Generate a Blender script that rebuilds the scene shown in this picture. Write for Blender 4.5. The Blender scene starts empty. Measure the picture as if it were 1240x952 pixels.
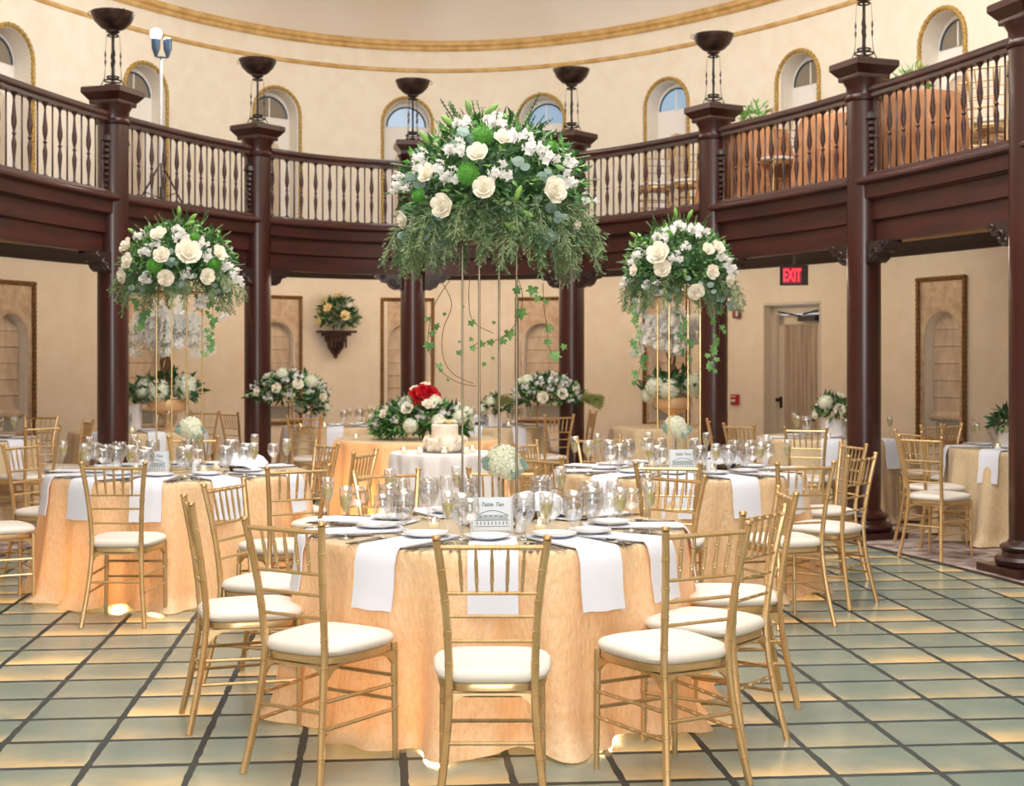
import bpy, math, random
from mathutils import Vector, Matrix
PI = math.pi
sc = bpy.context.scene
COL = sc.collection

# ------------------------------------------------------------------ camera, world, light, exposure
EYE = 1.5
FPX = 1721.0
cam_d = bpy.data.cameras.new('camera'); cam = bpy.data.objects.new('camera', cam_d); COL.objects.link(cam)
cam.location = (0, 0, EYE); cam.rotation_euler = (PI / 2, 0, 0)
cam_d.sensor_width = 36; cam_d.sensor_fit = 'HORIZONTAL'; cam_d.lens = 36 * FPX / 1240
cam_d.shift_y = -39 / 1240; cam_d.clip_end = 100
cam_d.dof.use_dof = True; cam_d.dof.focus_distance = 5.9; cam_d.dof.aperture_fstop = 5.0
sc.camera = cam
sc.view_settings.view_transform = 'Standard'; sc.view_settings.look = 'None'
sc.view_settings.gamma = 1; sc.view_settings.use_curve_mapping = False
sc.view_settings.exposure = 0.3
sc.cycles.use_denoising = True
sc.cycles.max_bounces = 12; sc.cycles.transparent_max_bounces = 24
sc.cycles.caustics_reflective = False; sc.cycles.caustics_refractive = False
wd = bpy.data.worlds.new('world'); sc.world = wd; wd.use_nodes = True
wd.node_tree.nodes['Background'].inputs[0].default_value = (0.75, 0.85, 1, 1)
wd.node_tree.nodes['Background'].inputs[1].default_value = 1.0

def area(name, loc, rot, sx, sy, power, col):
    d = bpy.data.lights.new(name, 'AREA'); d.shape = 'RECTANGLE'; d.size = sx; d.size_y = sy; d.energy = power; d.color = col
    o = bpy.data.objects.new(name, d); COL.objects.link(o); o.location = loc; o.rotation_euler = rot
    return o
def point(name, loc, power, col, r=.05):
    d = bpy.data.lights.new(name, 'POINT'); d.energy = power; d.color = col; d.shadow_soft_size = r
    o = bpy.data.objects.new(name, d); COL.objects.link(o); o.location = loc
    return o
area('skylight', (0.2, 7.0, 7.3), (0, 0, 0), 5.5, 13, 860, (1, .98, .95))
area('rear_window_light', (-.3, -4.3, 3.2), (math.radians(96), 0, 0), 6.0, 4.0, 345, (.95, .97, 1))  # added fill light behind the camera; no window is built there
area('tall_window_light', (0, -3.4, 2.6), (math.radians(90), 0, 0), .35, 5.0, 95, (.88, .93, 1))  # added tall lamp behind the camera, for the highlight streaks down the columns

# ------------------------------------------------------------------ helpers
def tag(o, label=None, cat=None, group=None, kind=None):
    if label: o['label'] = label
    if cat: o['category'] = cat
    if group: o['group'] = group
    if kind: o['kind'] = kind
    return o
def empty(name, loc=(0, 0, 0), rz=0, label=None, cat=None, group=None, kind=None):
    o = bpy.data.objects.new(name, None); COL.objects.link(o)
    o.empty_display_size = .1; o.location = loc; o.rotation_euler = (0, 0, rz)
    return tag(o, label, cat, group, kind)
KIDS = {}
LEAFY = {'foliage', 'fresh_foliage', 'eucalyptus', 'leafy_sprigs', 'trailing_leaves', 'ivy_leaves', 'broad_leaves', 'feathery_grass'}
def put(name, me, parent=None, loc=None, rz=None):
    o = bpy.data.objects.new(name, me); COL.objects.link(o)
    if parent is not None:
        o.parent = parent; KIDS.setdefault(parent.name, []).append(o)
    if loc is not None: o.location = loc
    if rz is not None: o.rotation_euler = (0, 0, rz)
    return o
def copy_tree(o, parent=None):
    c = o.copy(); COL.objects.link(c)
    if parent is not None:
        c.parent = parent; KIDS.setdefault(parent.name, []).append(c)
    for ch in KIDS.get(o.name, [])[:]:
        copy_tree(ch, c)
    return c

def text(name, body, size, m, parent, loc, scale=(1, 1, 1), shear=0, offset=0, extrude=.0006, ay='BOTTOM_BASELINE'):
    fc = bpy.data.curves.new(name, 'FONT'); fc.body = body; fc.size = size; fc.align_x = 'CENTER'; fc.align_y = ay; fc.shear = shear; fc.offset = offset; fc.extrude = extrude
    t = bpy.data.objects.new(name + '_curve', fc); COL.objects.link(t); bpy.context.view_layer.update()
    me = bpy.data.meshes.new_from_object(t.evaluated_get(bpy.context.evaluated_depsgraph_get())); bpy.data.objects.remove(t)
    me.materials.clear(); me.materials.append(m); o = put(name, me, parent, loc); o.rotation_euler = (PI / 2, 0, 0); o.scale = scale; return o

class MB:
    def __init__(s): s.v = []; s.f = []
    def add(s, vs, fs):
        n = len(s.v); s.v += [tuple(p) for p in vs]; s.f += [tuple(i + n for i in f) for f in fs]; return s
    def box(s, c, d, rz=0):
        cx, cy, cz = c; hx, hy, hz = d[0] / 2, d[1] / 2, d[2] / 2
        co, si = math.cos(rz), math.sin(rz); vs = []
        for z in (-hz, hz):
            for x, y in ((-hx, -hy), (hx, -hy), (hx, hy), (-hx, hy)):
                vs.append((cx + x * co - y * si, cy + x * si + y * co, cz + z))
        return s.add(vs, [(3, 2, 1, 0), (4, 5, 6, 7), (0, 1, 5, 4), (1, 2, 6, 5), (2, 3, 7, 6), (3, 0, 4, 7)])
    def lathe(s, prof, n=16, c=(0, 0, 0), square=False, ang=0):
        vs = []; fs = []; m = len(prof)
        for r, z in prof:
            for k in range(n):
                a = ang + 2 * PI * k / n
                vs.append((c[0] + r * math.cos(a), c[1] + r * math.sin(a), c[2] + z))
        for i in range(m - 1):
            for k in range(n):
                k2 = (k + 1) % n
                fs.append((i * n + k, i * n + k2, (i + 1) * n + k2, (i + 1) * n + k))
        if prof[0][0] > 1e-5: fs.append(tuple(range(n - 1, -1, -1)))
        if prof[-1][0] > 1e-5: fs.append(tuple((m - 1) * n + k for k in range(n)))
        return s.add(vs, fs)
    def tube(s, pts, rad, n=6, cap=True):
        pts = [Vector(p) for p in pts]; m = len(pts)
        if not hasattr(rad, '__len__'): rad = [rad] * m
        vs = []; fs = []; prev = None
        for i, p in enumerate(pts):
            t = (pts[min(i + 1, m - 1)] - pts[max(i - 1, 0)])
            if t.length < 1e-9: t = Vector((0, 0, 1))
            t.normalize()
            if prev is None:
                a = Vector((0, 0, 1)) if abs(t.z) < .9 else Vector((1, 0, 0))
                prev = t.cross(a).normalized()
            x = (prev - t * prev.dot(t)).normalized(); prev = x; y = t.cross(x)
            for k in range(n):
                an = 2 * PI * k / n
                vs.append(p + (x * math.cos(an) + y * math.sin(an)) * rad[i])
        for i in range(m - 1):
            for k in range(n):
                k2 = (k + 1) % n
                fs.append((i * n + k, i * n + k2, (i + 1) * n + k2, (i + 1) * n + k))
        if cap:
            fs.append(tuple(range(n - 1, -1, -1))); fs.append(tuple((m - 1) * n + k for k in range(n)))
        return s.add(vs, fs)
    def mesh(s, name, mat, smooth=True, angle=None):
        me = bpy.data.meshes.new(name); me.from_pydata(s.v, [], s.f); me.materials.append(mat)
        if smooth:
            me.polygons.foreach_set('use_smooth', [True] * len(me.polygons))
            if angle:
                try: me.set_sharp_from_angle(angle=math.radians(angle))
                except Exception: pass
        me.update(); return me
    def build(s, name, mat, parent=None, smooth=True, angle=40, loc=None, rz=None):
        o = put(name, s.mesh(name, mat, smooth, angle), parent, loc, rz)
        if name in LEAFY: o['kind'] = 'stuff'
        return o

def rgb(r, g, b):
    def f(c):
        c /= 255.0
        return c / 12.92 if c <= .04045 else ((c + .055) / 1.055) ** 2.4
    return (f(r), f(g), f(b), 1)
def mat(name, col, rough=.5, metal=0, **k):
    m = bpy.data.materials.new(name); m.use_nodes = True; nt = m.node_tree; b = nt.nodes['Principled BSDF']
    b.inputs['Base Color'].default_value = col; b.inputs['Roughness'].default_value = rough; b.inputs['Metallic'].default_value = metal
    for a, v in k.items():
        if a == 'coat': b.inputs['Coat Weight'].default_value = v; b.inputs['Coat Roughness'].default_value = .12
        if a == 'sheen': b.inputs['Sheen Weight'].default_value = v
        if a == 'sss': b.inputs['Subsurface Weight'].default_value = v; b.inputs['Subsurface Radius'].default_value = (.02, .015, .01)
        if a == 'emit': b.inputs['Emission Color'].default_value = v[0]; b.inputs['Emission Strength'].default_value = v[1]
    def noise(scale, detail, c2, fac=(.35, .65), stretch=(1, 1, 1), bump=0, dist=.004):
        tc = nt.nodes.new('ShaderNodeTexCoord'); mp = nt.nodes.new('ShaderNodeMapping'); mp.inputs['Scale'].default_value = stretch
        nz = nt.nodes.new('ShaderNodeTexNoise'); nz.inputs['Scale'].default_value = scale; nz.inputs['Detail'].default_value = detail
        nt.links.new(tc.outputs['Object'], mp.inputs[0]); nt.links.new(mp.outputs[0], nz.inputs['Vector'])
        if c2:
            cr = nt.nodes.new('ShaderNodeValToRGB'); cr.color_ramp.elements[0].position = fac[0]; cr.color_ramp.elements[1].position = fac[1]
            cr.color_ramp.elements[0].color = col; cr.color_ramp.elements[1].color = c2
            nt.links.new(nz.outputs[0], cr.inputs[0]); nt.links.new(cr.outputs[0], b.inputs['Base Color'])
        if bump:
            bp = nt.nodes.new('ShaderNodeBump'); bp.inputs['Strength'].default_value = bump; bp.inputs['Distance'].default_value = dist
            nt.links.new(nz.outputs[0], bp.inputs['Height']); nt.links.new(bp.outputs[0], b.inputs['Normal'])
    if 'noise' in k: noise(**k['noise'])
    return m
def translucent_mix(m, col, fac):
    nt = m.node_tree; b = nt.nodes['Principled BSDF']; out = nt.nodes['Material Output']
    tr = nt.nodes.new('ShaderNodeBsdfTranslucent'); tr.inputs[0].default_value = col
    mx = nt.nodes.new('ShaderNodeMixShader'); mx.inputs[0].default_value = fac
    nt.links.new(b.outputs[0], mx.inputs[1]); nt.links.new(tr.outputs[0], mx.inputs[2]); nt.links.new(mx.outputs[0], out.inputs[0])
    return m
def glassy(name, tint, gloss=.12, facing=.55):
    m = bpy.data.materials.new(name); m.use_nodes = True; nt = m.node_tree; nt.nodes.remove(nt.nodes['Principled BSDF'])
    out = nt.nodes['Material Output']; t = nt.nodes.new('ShaderNodeBsdfTransparent'); t.inputs[0].default_value = tint
    g = nt.nodes.new('ShaderNodeBsdfGlossy'); g.inputs[0].default_value = (1, 1, 1, 1); g.inputs['Roughness'].default_value = .04
    lw = nt.nodes.new('ShaderNodeLayerWeight'); lw.inputs[0].default_value = .35
    mr = nt.nodes.new('ShaderNodeMapRange'); mr.inputs['To Min'].default_value = gloss; mr.inputs['To Max'].default_value = facing
    mx = nt.nodes.new('ShaderNodeMixShader')
    nt.links.new(lw.outputs['Facing'], mr.inputs[0]); nt.links.new(mr.outputs[0], mx.inputs[0])
    nt.links.new(t.outputs[0], mx.inputs[1]); nt.links.new(g.outputs[0], mx.inputs[2]); nt.links.new(mx.outputs[0], out.inputs[0])
    return m

M = {}
M['wall'] = mat('cream plaster', rgb(239, 230, 214), .9, noise=dict(scale=5, detail=6, c2=rgb(234, 223, 204), bump=.25, dist=.01))
M['ceil'] = mat('dome plaster', rgb(236, 228, 218), .9, noise=dict(scale=.5, detail=3, c2=rgb(226, 214, 198)))
M['goldtrim'] = mat('gold leaf trim', rgb(222, 186, 126), .55, .1, noise=dict(scale=6, detail=3, c2=rgb(196, 154, 92)))
M['rope'] = mat('carved gilt rope', rgb(196, 164, 88), .5, .25, noise=dict(scale=55, detail=2, c2=rgb(140, 104, 46), fac=(.4, .6), bump=.6, dist=.01))
M['darkgilt'] = mat('aged gilt', rgb(146, 102, 46), .45, .3, noise=dict(scale=50, detail=2, c2=rgb(96, 64, 26), bump=.6, dist=.01))
M['reveal'] = mat('white plaster reveal', rgb(236, 228, 216), .85)
M['mottled'] = mat('mottled plaster panel', rgb(216, 198, 172), .85, noise=dict(scale=9, detail=8, c2=rgb(186, 160, 134), bump=.5, dist=.01))
M['shade'] = mat('linen roman shade', rgb(214, 198, 178), .85, noise=dict(scale=16, detail=5, c2=rgb(196, 178, 156), stretch=(1, 1, .3)))
M['whiteshade'] = mat('white blind', rgb(238, 234, 228), .8)
M['wood'] = mat('polished mahogany', rgb(64, 24, 19), .3, 0, coat=.25, noise=dict(scale=3, detail=6, c2=rgb(44, 16, 13), stretch=(1, 1, .2)))
M['wood2'] = mat('mahogany fascia', rgb(72, 28, 21), .45, 0, coat=.05, noise=dict(scale=4, detail=6, c2=rgb(50, 18, 14), stretch=(.4, .4, 4)))
M['darkwood'] = mat('dark carved wood', rgb(44, 26, 22), .45, 0, coat=.3)
M['beam'] = mat('dark gallery beam', rgb(40, 24, 16), .85)
M['rodwood'] = mat('dark turned wood', rgb(74, 42, 34), .35, 0, coat=.4)
M['soffit'] = mat('tan soffit', rgb(190, 150, 96), .8)
M['iron'] = mat('wrought iron', rgb(48, 42, 42), .45, .7)
M['bronze'] = mat('aged bronze', rgb(92, 70, 58), .4, .75, noise=dict(scale=10, detail=3, c2=rgb(56, 44, 44)))
M['skyglass'] = mat('sky lit glass', rgb(120, 140, 160), .08, 0, emit=(rgb(150, 175, 200), .55))
M['dimglass'] = mat('dim window glass', rgb(110, 98, 84), .08, 0, emit=(rgb(140, 128, 108), .28))
M['curtain'] = mat('door curtain', rgb(206, 190, 168), .85, noise=dict(scale=30, detail=2, c2=rgb(176, 158, 136), stretch=(1, 1, .05)))
M['doorpaint'] = mat('beige door paint', rgb(214, 204, 186), .6)
M['gold'] = mat('gold painted chair', rgb(214, 182, 134), .3, .7, noise=dict(scale=9, detail=2, c2=rgb(204, 168, 116)))
M['brass'] = mat('gold metal rod', rgb(206, 176, 126), .25, .9)
M['champ'] = mat('champagne metal rod', rgb(128, 116, 98), .38, .9)
M['cushion'] = mat('ivory cushion', rgb(226, 216, 204), .55, sheen=.1)
M['cloth'] = translucent_mix(mat('peach crushed satin', rgb(242, 220, 180), .33, 0, sheen=.2, noise=dict(scale=60, detail=8, c2=rgb(233, 203, 156), fac=(.4, .7), stretch=(1, 1, .45), bump=.9, dist=.009)), rgb(255, 178, 88), .26)
M['whitecloth'] = mat('white linen', rgb(232, 226, 224), .7, sheen=.2, noise=dict(scale=20, detail=3, c2=None, bump=.15))
M['napkin'] = mat('white napkin', rgb(222, 224, 233), .75)
M['china'] = mat('white china', rgb(228, 228, 232), .12, coat=.5)
M['steel'] = mat('silver cutlery', rgb(140, 134, 130), .22, 1)
M['glass'] = glassy('clear glass', (.96, .96, .955, 1), .06, .6)
M['frost'] = glassy('cut glass', (.9, .895, .885, 1), .10, .55)
M['wine'] = mat('champagne', rgb(222, 206, 120), .1, 0)
M['wine'].node_tree.nodes['Principled BSDF'].inputs['Alpha'].default_value = .62
M['water'] = glassy('water', (.9, .92, .95, 1), .06, .3)
M['wax'] = mat('candle wax', rgb(250, 236, 210), .5, emit=(rgb(255, 225, 170), .5))
M['flame'] = mat('candle flame', rgb(255, 220, 150), .5, emit=(rgb(255, 214, 140), 9))
M['rose'] = translucent_mix(mat('ivory rose petals', rgb(250, 243, 226), .6), rgb(250, 246, 236), .3)
M['white_petal'] = translucent_mix(mat('white petals', rgb(248, 246, 246), .6), rgb(250, 246, 236), .3)
M['orchid'] = translucent_mix(mat('white orchid petals', rgb(253, 252, 250), .5), rgb(253, 252, 246), .42)
M['drygrass'] = mat('olive feathery grass', rgb(142, 146, 82), .7)
M['hyd'] = translucent_mix(mat('cream hydrangea', rgb(246, 246, 232), .65, noise=dict(scale=30, detail=2, c2=rgb(238, 243, 216))), rgb(246, 246, 226), .3)
M['yellowrose'] = mat('pale yellow petals', rgb(240, 222, 172), .6)
M['red'] = mat('red rose petals', rgb(190, 14, 30), .55)
M['leaf'] = mat('deep green leaf', rgb(40, 82, 42), .45, noise=dict(scale=14, detail=2, c2=rgb(84, 128, 66)))
M['leaf2'] = mat('fresh green leaf', rgb(100, 158, 74), .5, noise=dict(scale=14, detail=2, c2=rgb(140, 184, 106)))
M['darkleaf'] = mat('dark foliage', rgb(38, 70, 42), .5, noise=dict(scale=10, detail=2, c2=rgb(64, 104, 58)))
M['euca'] = mat('eucalyptus leaf', rgb(108, 138, 120), .55, noise=dict(scale=9, detail=2, c2=rgb(146, 168, 158)))
M['cedar'] = mat('cedar needle', rgb(78, 112, 70), .6, noise=dict(scale=12, detail=3, c2=rgb(150, 168, 122)))
M['ivy'] = mat('ivy leaf', rgb(66, 116, 54), .45, noise=dict(scale=12, detail=2, c2=rgb(116, 162, 90)))
M['pompon'] = mat('green dianthus', rgb(64, 134, 38), .7, noise=dict(scale=60, detail=2, c2=rgb(96, 160, 56)))
M['bud'] = mat('green lily bud', rgb(130, 172, 84), .5)
M['vine'] = mat('vine stem', rgb(110, 84, 56), .7)
M['bark'] = mat('twisted bark', rgb(134, 100, 70), .8)
M['goldbowl'] = mat('peach gold bowl', rgb(226, 186, 140), .35, .3)
M['cake'] = mat('buttercream', rgb(250, 240, 226), .6, sss=.2, noise=dict(scale=30, detail=4, c2=rgb(246, 228, 208), bump=.6, dist=.01))
M['redbox'] = mat('red alarm casing', rgb(178, 40, 44), .45)
M['brownbox'] = mat('brown alarm casing', rgb(122, 54, 38), .45)
M['black'] = mat('black casing', rgb(34, 26, 24), .5)
M['exitred'] = mat('lit red letters', rgb(255, 40, 60), .5, emit=(rgb(255, 52, 70), 1.6))
M['exitglow'] = mat('dark red lens', rgb(90, 4, 12), .4, emit=(rgb(150, 6, 20), .5))
M['paper'] = mat('printed card', rgb(226, 234, 242), .6)
M['ink'] = mat('grey ink', rgb(96, 108, 116), .7)
M['paleink'] = mat('pale ink', rgb(176, 190, 198), .7)
M['lampon'] = mat('lit lamp head', rgb(255, 255, 255), .5, emit=((1, 1, 1, 1), 14))
M['aluminium'] = mat('pale metal pole', rgb(214, 214, 218), .4, .4)
M['bluegrey'] = mat('blue grey casing', rgb(60, 82, 104), .4, .4)
M['upcloth'] = mat('tan table skirt', rgb(206, 150, 104), .7, noise=dict(scale=8, detail=3, c2=rgb(188, 130, 88)))
M['warmlamp'] = mat('warm downlight lens', rgb(255, 230, 180), .5, emit=(rgb(255, 226, 170), 6))
M['acrylic'] = mat('acrylic holder', rgb(214, 220, 224), .1)

# ------------------------------------------------------------------ plan: ellipses
TLT = math.radians(5.38); CT, ST = math.cos(TLT), math.sin(TLT)
def uv2xy(u, v): return (u * CT - v * ST, u * ST + v * CT)
def xy2uv(x, y): return (x * CT + y * ST, -x * ST + y * CT)
WALL = (.589, 6.875, 6.36, 12.907)
RING = (.515, 5.497, 4.384, 11.092)
def epoint(E, th, off=0):
    u0, v0, a, b = E
    nu, nv = math.sin(th) / a, math.cos(th) / b
    L = math.hypot(nu, nv); nu /= L; nv /= L
    x, y = uv2xy(u0 + a * math.sin(th) + nu * off, v0 + b * math.cos(th) + nv * off)
    nx, ny = uv2xy(nu, nv)
    return x, y, nx, ny
def etheta(E, x, y):
    u, v = xy2uv(x, y)
    return math.atan2((u - E[0]) / E[2], (v - E[1]) / E[3])
def arc_table(E, n=7200):
    t = [(-PI + 2 * PI * i / n) for i in range(n + 1)]; s = [0.]
    p = epoint(E, t[0])
    for i in range(n):
        q = epoint(E, t[i + 1]); s.append(s[-1] + math.hypot(q[0] - p[0], q[1] - p[1])); p = q
    return t, s
WT, WS = arc_table(WALL)
import bisect
def th_at_s(s):
    s %= WS[-1]; i = min(max(bisect.bisect_right(WS, s) - 1, 0), len(WT) - 2)
    f = (s - WS[i]) / (WS[i + 1] - WS[i]); return WT[i] + f * (WT[i + 1] - WT[i])
def s_of_th(th):
    f = (th + PI) / (2 * PI) * (len(WT) - 1); i = min(int(f), len(WT) - 2); return WS[i] + (f - i) * (WS[i + 1] - WS[i])
def P(px, D): return ((px - 620) / FPX * D, D)

# ------------------------------------------------------------------ outer wall with niches
WIN = [(-5.42, 15.4), (-4.51, 17.45), (-3.14, 18.96), (-1.45, 19.7), (.4, 19.5), (2.0, 18.36), (3.36, 16.7), (4.47, 14.73)]
UZ0, UZS, UR = 3.1, 4.80, .315      # upper arched windows
LZ0, LZS, LR = .72, 1.75, .265      # ground floor arched windows
DOORW, DOORH = .92, 2.17
bays = []
for i, (x, y) in enumerate(WIN):
    th = etheta(WALL, x, y); s = s_of_th(th)
    if i == 6: s_low = s_of_th(etheta(WALL, 3.30, 16.78))
    else: s_low = s
    bays.append((s, s_low))
holes = []
for i, (s, sl) in enumerate(bays):
    holes.append((s, UR, UZ0, UZS, True))
    if i == 6: holes.append((sl, DOORW / 2, 0, DOORH, False))
    else: holes.append((sl, LR, LZ0, LZS, True))
CORZ = 5.84
def wall_mesh():
    L = WS[-1]; ss = set(round(L * k / 260, 5) for k in range(261))
    for s, r, z0, zs, ar in holes:
        ss = {q for q in ss if not (s - r - .02 < q < s + r + .02)}
        for k in range(17): ss.add(round(s + r * math.cos(PI * k / 16) * (1 if ar else 1), 5))
    ss = sorted(ss); mb = MB()
    def top(h, q):
        s, r, z0, zs, ar = h
        if not ar: return zs
        return zs + math.sqrt(max(r * r - (q - s) ** 2, 0))
    for a, b in zip(ss, ss[1:]):
        mid = (a + b) / 2; hs = sorted([h for h in holes if abs(mid - h[0]) < h[1]], key=lambda h: h[2])
        segs = []; za = zb = 0.
        for h in hs:
            if h[2] > za + 1e-4: segs.append((za, zb, h[2], h[2]))
            za, zb = top(h, a), top(h, b)
        segs.append((za, zb, CORZ + .05, CORZ + .05))
        pa = epoint(WALL, th_at_s(a)) if a < L else epoint(WALL, -PI); pb = epoint(WALL, th_at_s(b)) if b < L else epoint(WALL, -PI)
        for z1, z2, z3, z4 in segs:
            mb.add([(pa[0], pa[1], z1), (pb[0], pb[1], z2), (pb[0], pb[1], z4), (pa[0], pa[1], z3)], [(0, 1, 2, 3)])
    return mb
tag(wall_mesh().build('wall_oval', M['wall'], smooth=True, angle=30), kind='structure')

def ring_sweep(E, prof, n=200, t0=-PI, t1=PI, closed=True):
    """profile: list of (outward offset, z); swept along the ellipse."""
    mb = MB(); m = len(prof); N = n
    for i in range(N + 1):
        th = t0 + (t1 - t0) * i / N
        for off, z in prof:
            x, y, _, _ = epoint(E, th, off); mb.v.append((x, y, z))
    for i in range(N):
        for k in range(m if closed else m - 1):
            k2 = (k + 1) % m
            mb.f.append((i * m + k, i * m + k2, (i + 1) * m + k2, (i + 1) * m + k))
    return mb
def strip(E1, o1, z1, E2, o2, z2, n=200):
    mb = MB()
    for i in range(n + 1):
        th = -PI + 2 * PI * i / n
        x, y, _, _ = epoint(E1, th, o1); mb.v.append((x, y, z1))
        x, y, _, _ = epoint(E2, th, o2); mb.v.append((x, y, z2))
    for i in range(n): mb.f.append((2 * i, 2 * i + 1, 2 * i + 3, 2 * i + 2))
    return mb
def circprof(r, z, off=0, n=10): return [(off + r * math.cos(2 * PI * k / n), z + r * math.sin(2 * PI * k / n)) for k in range(n)]
tag(ring_sweep(WALL, circprof(.03, 5.53), 240).build('trim_1', M['goldtrim']), kind='structure')
tag(ring_sweep(WALL, [(.05, 5.80), (-.03, 5.80), (-.05, 5.82), (-.05, 5.85), (-.09, 5.87), (-.10, 5.90), (-.08, 5.93), (.05, 5.93)], 240).build('trim_2', M['goldtrim']), kind='structure')
dome = MB(); rings = 14; nn = 160
for j in range(rings + 1):
    f = j / rings; sc_ = math.cos(f * PI / 2); zz = CORZ + .06 + 1.9 * math.sin(f * PI / 2)
    for k in range(nn):
        th = -PI + 2 * PI * k / nn
        x, y = uv2xy(WALL[0] + WALL[2] * sc_ * math.sin(th), WALL[1] + WALL[3] * sc_ * math.cos(th))
        dome.v.append((x, y, zz))
for j in range(rings):
    for k in range(nn):
        k2 = (k + 1) % nn; dome.f.append((j * nn + k, (j + 1) * nn + k, (j + 1) * nn + k2, j * nn + k2))
tag(dome.build('ceiling', M['ceil']), kind='structure')

def frame_at(s):
    th = th_at_s(s); x, y, nx, ny = epoint(WALL, th)
    # local frame: +x along the wall (clockwise), +y outward through the wall
    return (x, y), math.atan2(ny, nx) - PI / 2
def arch_pts(r, z0, zs, n=16):
    return [(-r, z0)] + [(r * math.cos(PI - PI * k / n), zs + r * math.sin(PI * k / n)) for k in range(n + 1)] + [(r, z0)]
def arch_reveal(r, z0, zs, d, n=16):
    pts = arch_pts(r, z0, zs, n); mb = MB()
    for x, z in pts: mb.v += [(x, -.004, z), (x, d, z)]
    for i in range(len(pts) - 1): mb.f.append((2 * i, 2 * i + 1, 2 * i + 3, 2 * i + 2))
    k = len(mb.v) - 2; mb.f.append((k, k + 1, 1, 0))
    return mb
def arch_plate(r, z0, zs, y, n=16, th=.01):
    pts = arch_pts(r, z0, zs, n); mb = MB(); m = len(pts)
    mb.v = [(x, y, z) for x, z in pts] + [(x, y + th, z) for x, z in pts]
    mb.f = [tuple(range(m)), tuple(range(2 * m - 1, m - 1, -1))] + [(i, i + m, (i + 1) % m + m, (i + 1) % m) for i in range(m)]
    return mb
def half_disc(r, zs, y, n=16):
    pts = [(r * math.cos(PI * k / n), zs + r * math.sin(PI * k / n)) for k in range(n + 1)]
    mb = MB(); mb.v = [(x, y, z) for x, z in pts]; mb.f = [tuple(range(len(pts)))[::-1]]; return mb
def shade_mesh(w, z0, z1, y, folds, r=None, zs=None):
    mb = MB(); nx_ = 17; zz = []
    fh = (z1 - z0) / folds
    for k in range(folds):
        zz += [(z0 + k * fh, -.012), (z0 + k * fh + .006, -.016), (z0 + k * fh + .02, -.010), (z0 + (k + .5) * fh, -.006), (z0 + (k + .97) * fh, -.002)]
    zz.append((z1, 0)); rows = []
    for z, dy in zz:
        for i in range(nx_):
            x = -w / 2 + w * i / (nx_ - 1)
            if r and z > zs:
                lim = math.sqrt(max(r * r - (z - zs) ** 2, 1e-5)); x = max(-lim, min(lim, x))
            mb.v.append((x, y + dy, z))
    for j in range(len(zz) - 1):
        for i in range(nx_ - 1): mb.f.append((j * nx_ + i, j * nx_ + i + 1, (j + 1) * nx_ + i + 1, (j + 1) * nx_ + i))
    return mb
def rope_path(pts, r, pitch=.05):
    """tube with bulges along a polyline: a carved rope frame"""
    out = []; rad = []
    for a, b in zip(pts, pts[1:]):
        a = Vector(a); b = Vector(b); n = max(2, int((b - a).length / (pitch / 3)))
        for k in range(n):
            out.append(a.lerp(b, k / n))
    out.append(Vector(pts[-1]))
    rad = [r * (1 + .18 * math.sin(i * 2 * PI / 3)) for i in range(len(out))]
    return MB().tube(out, rad, 8)
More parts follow.
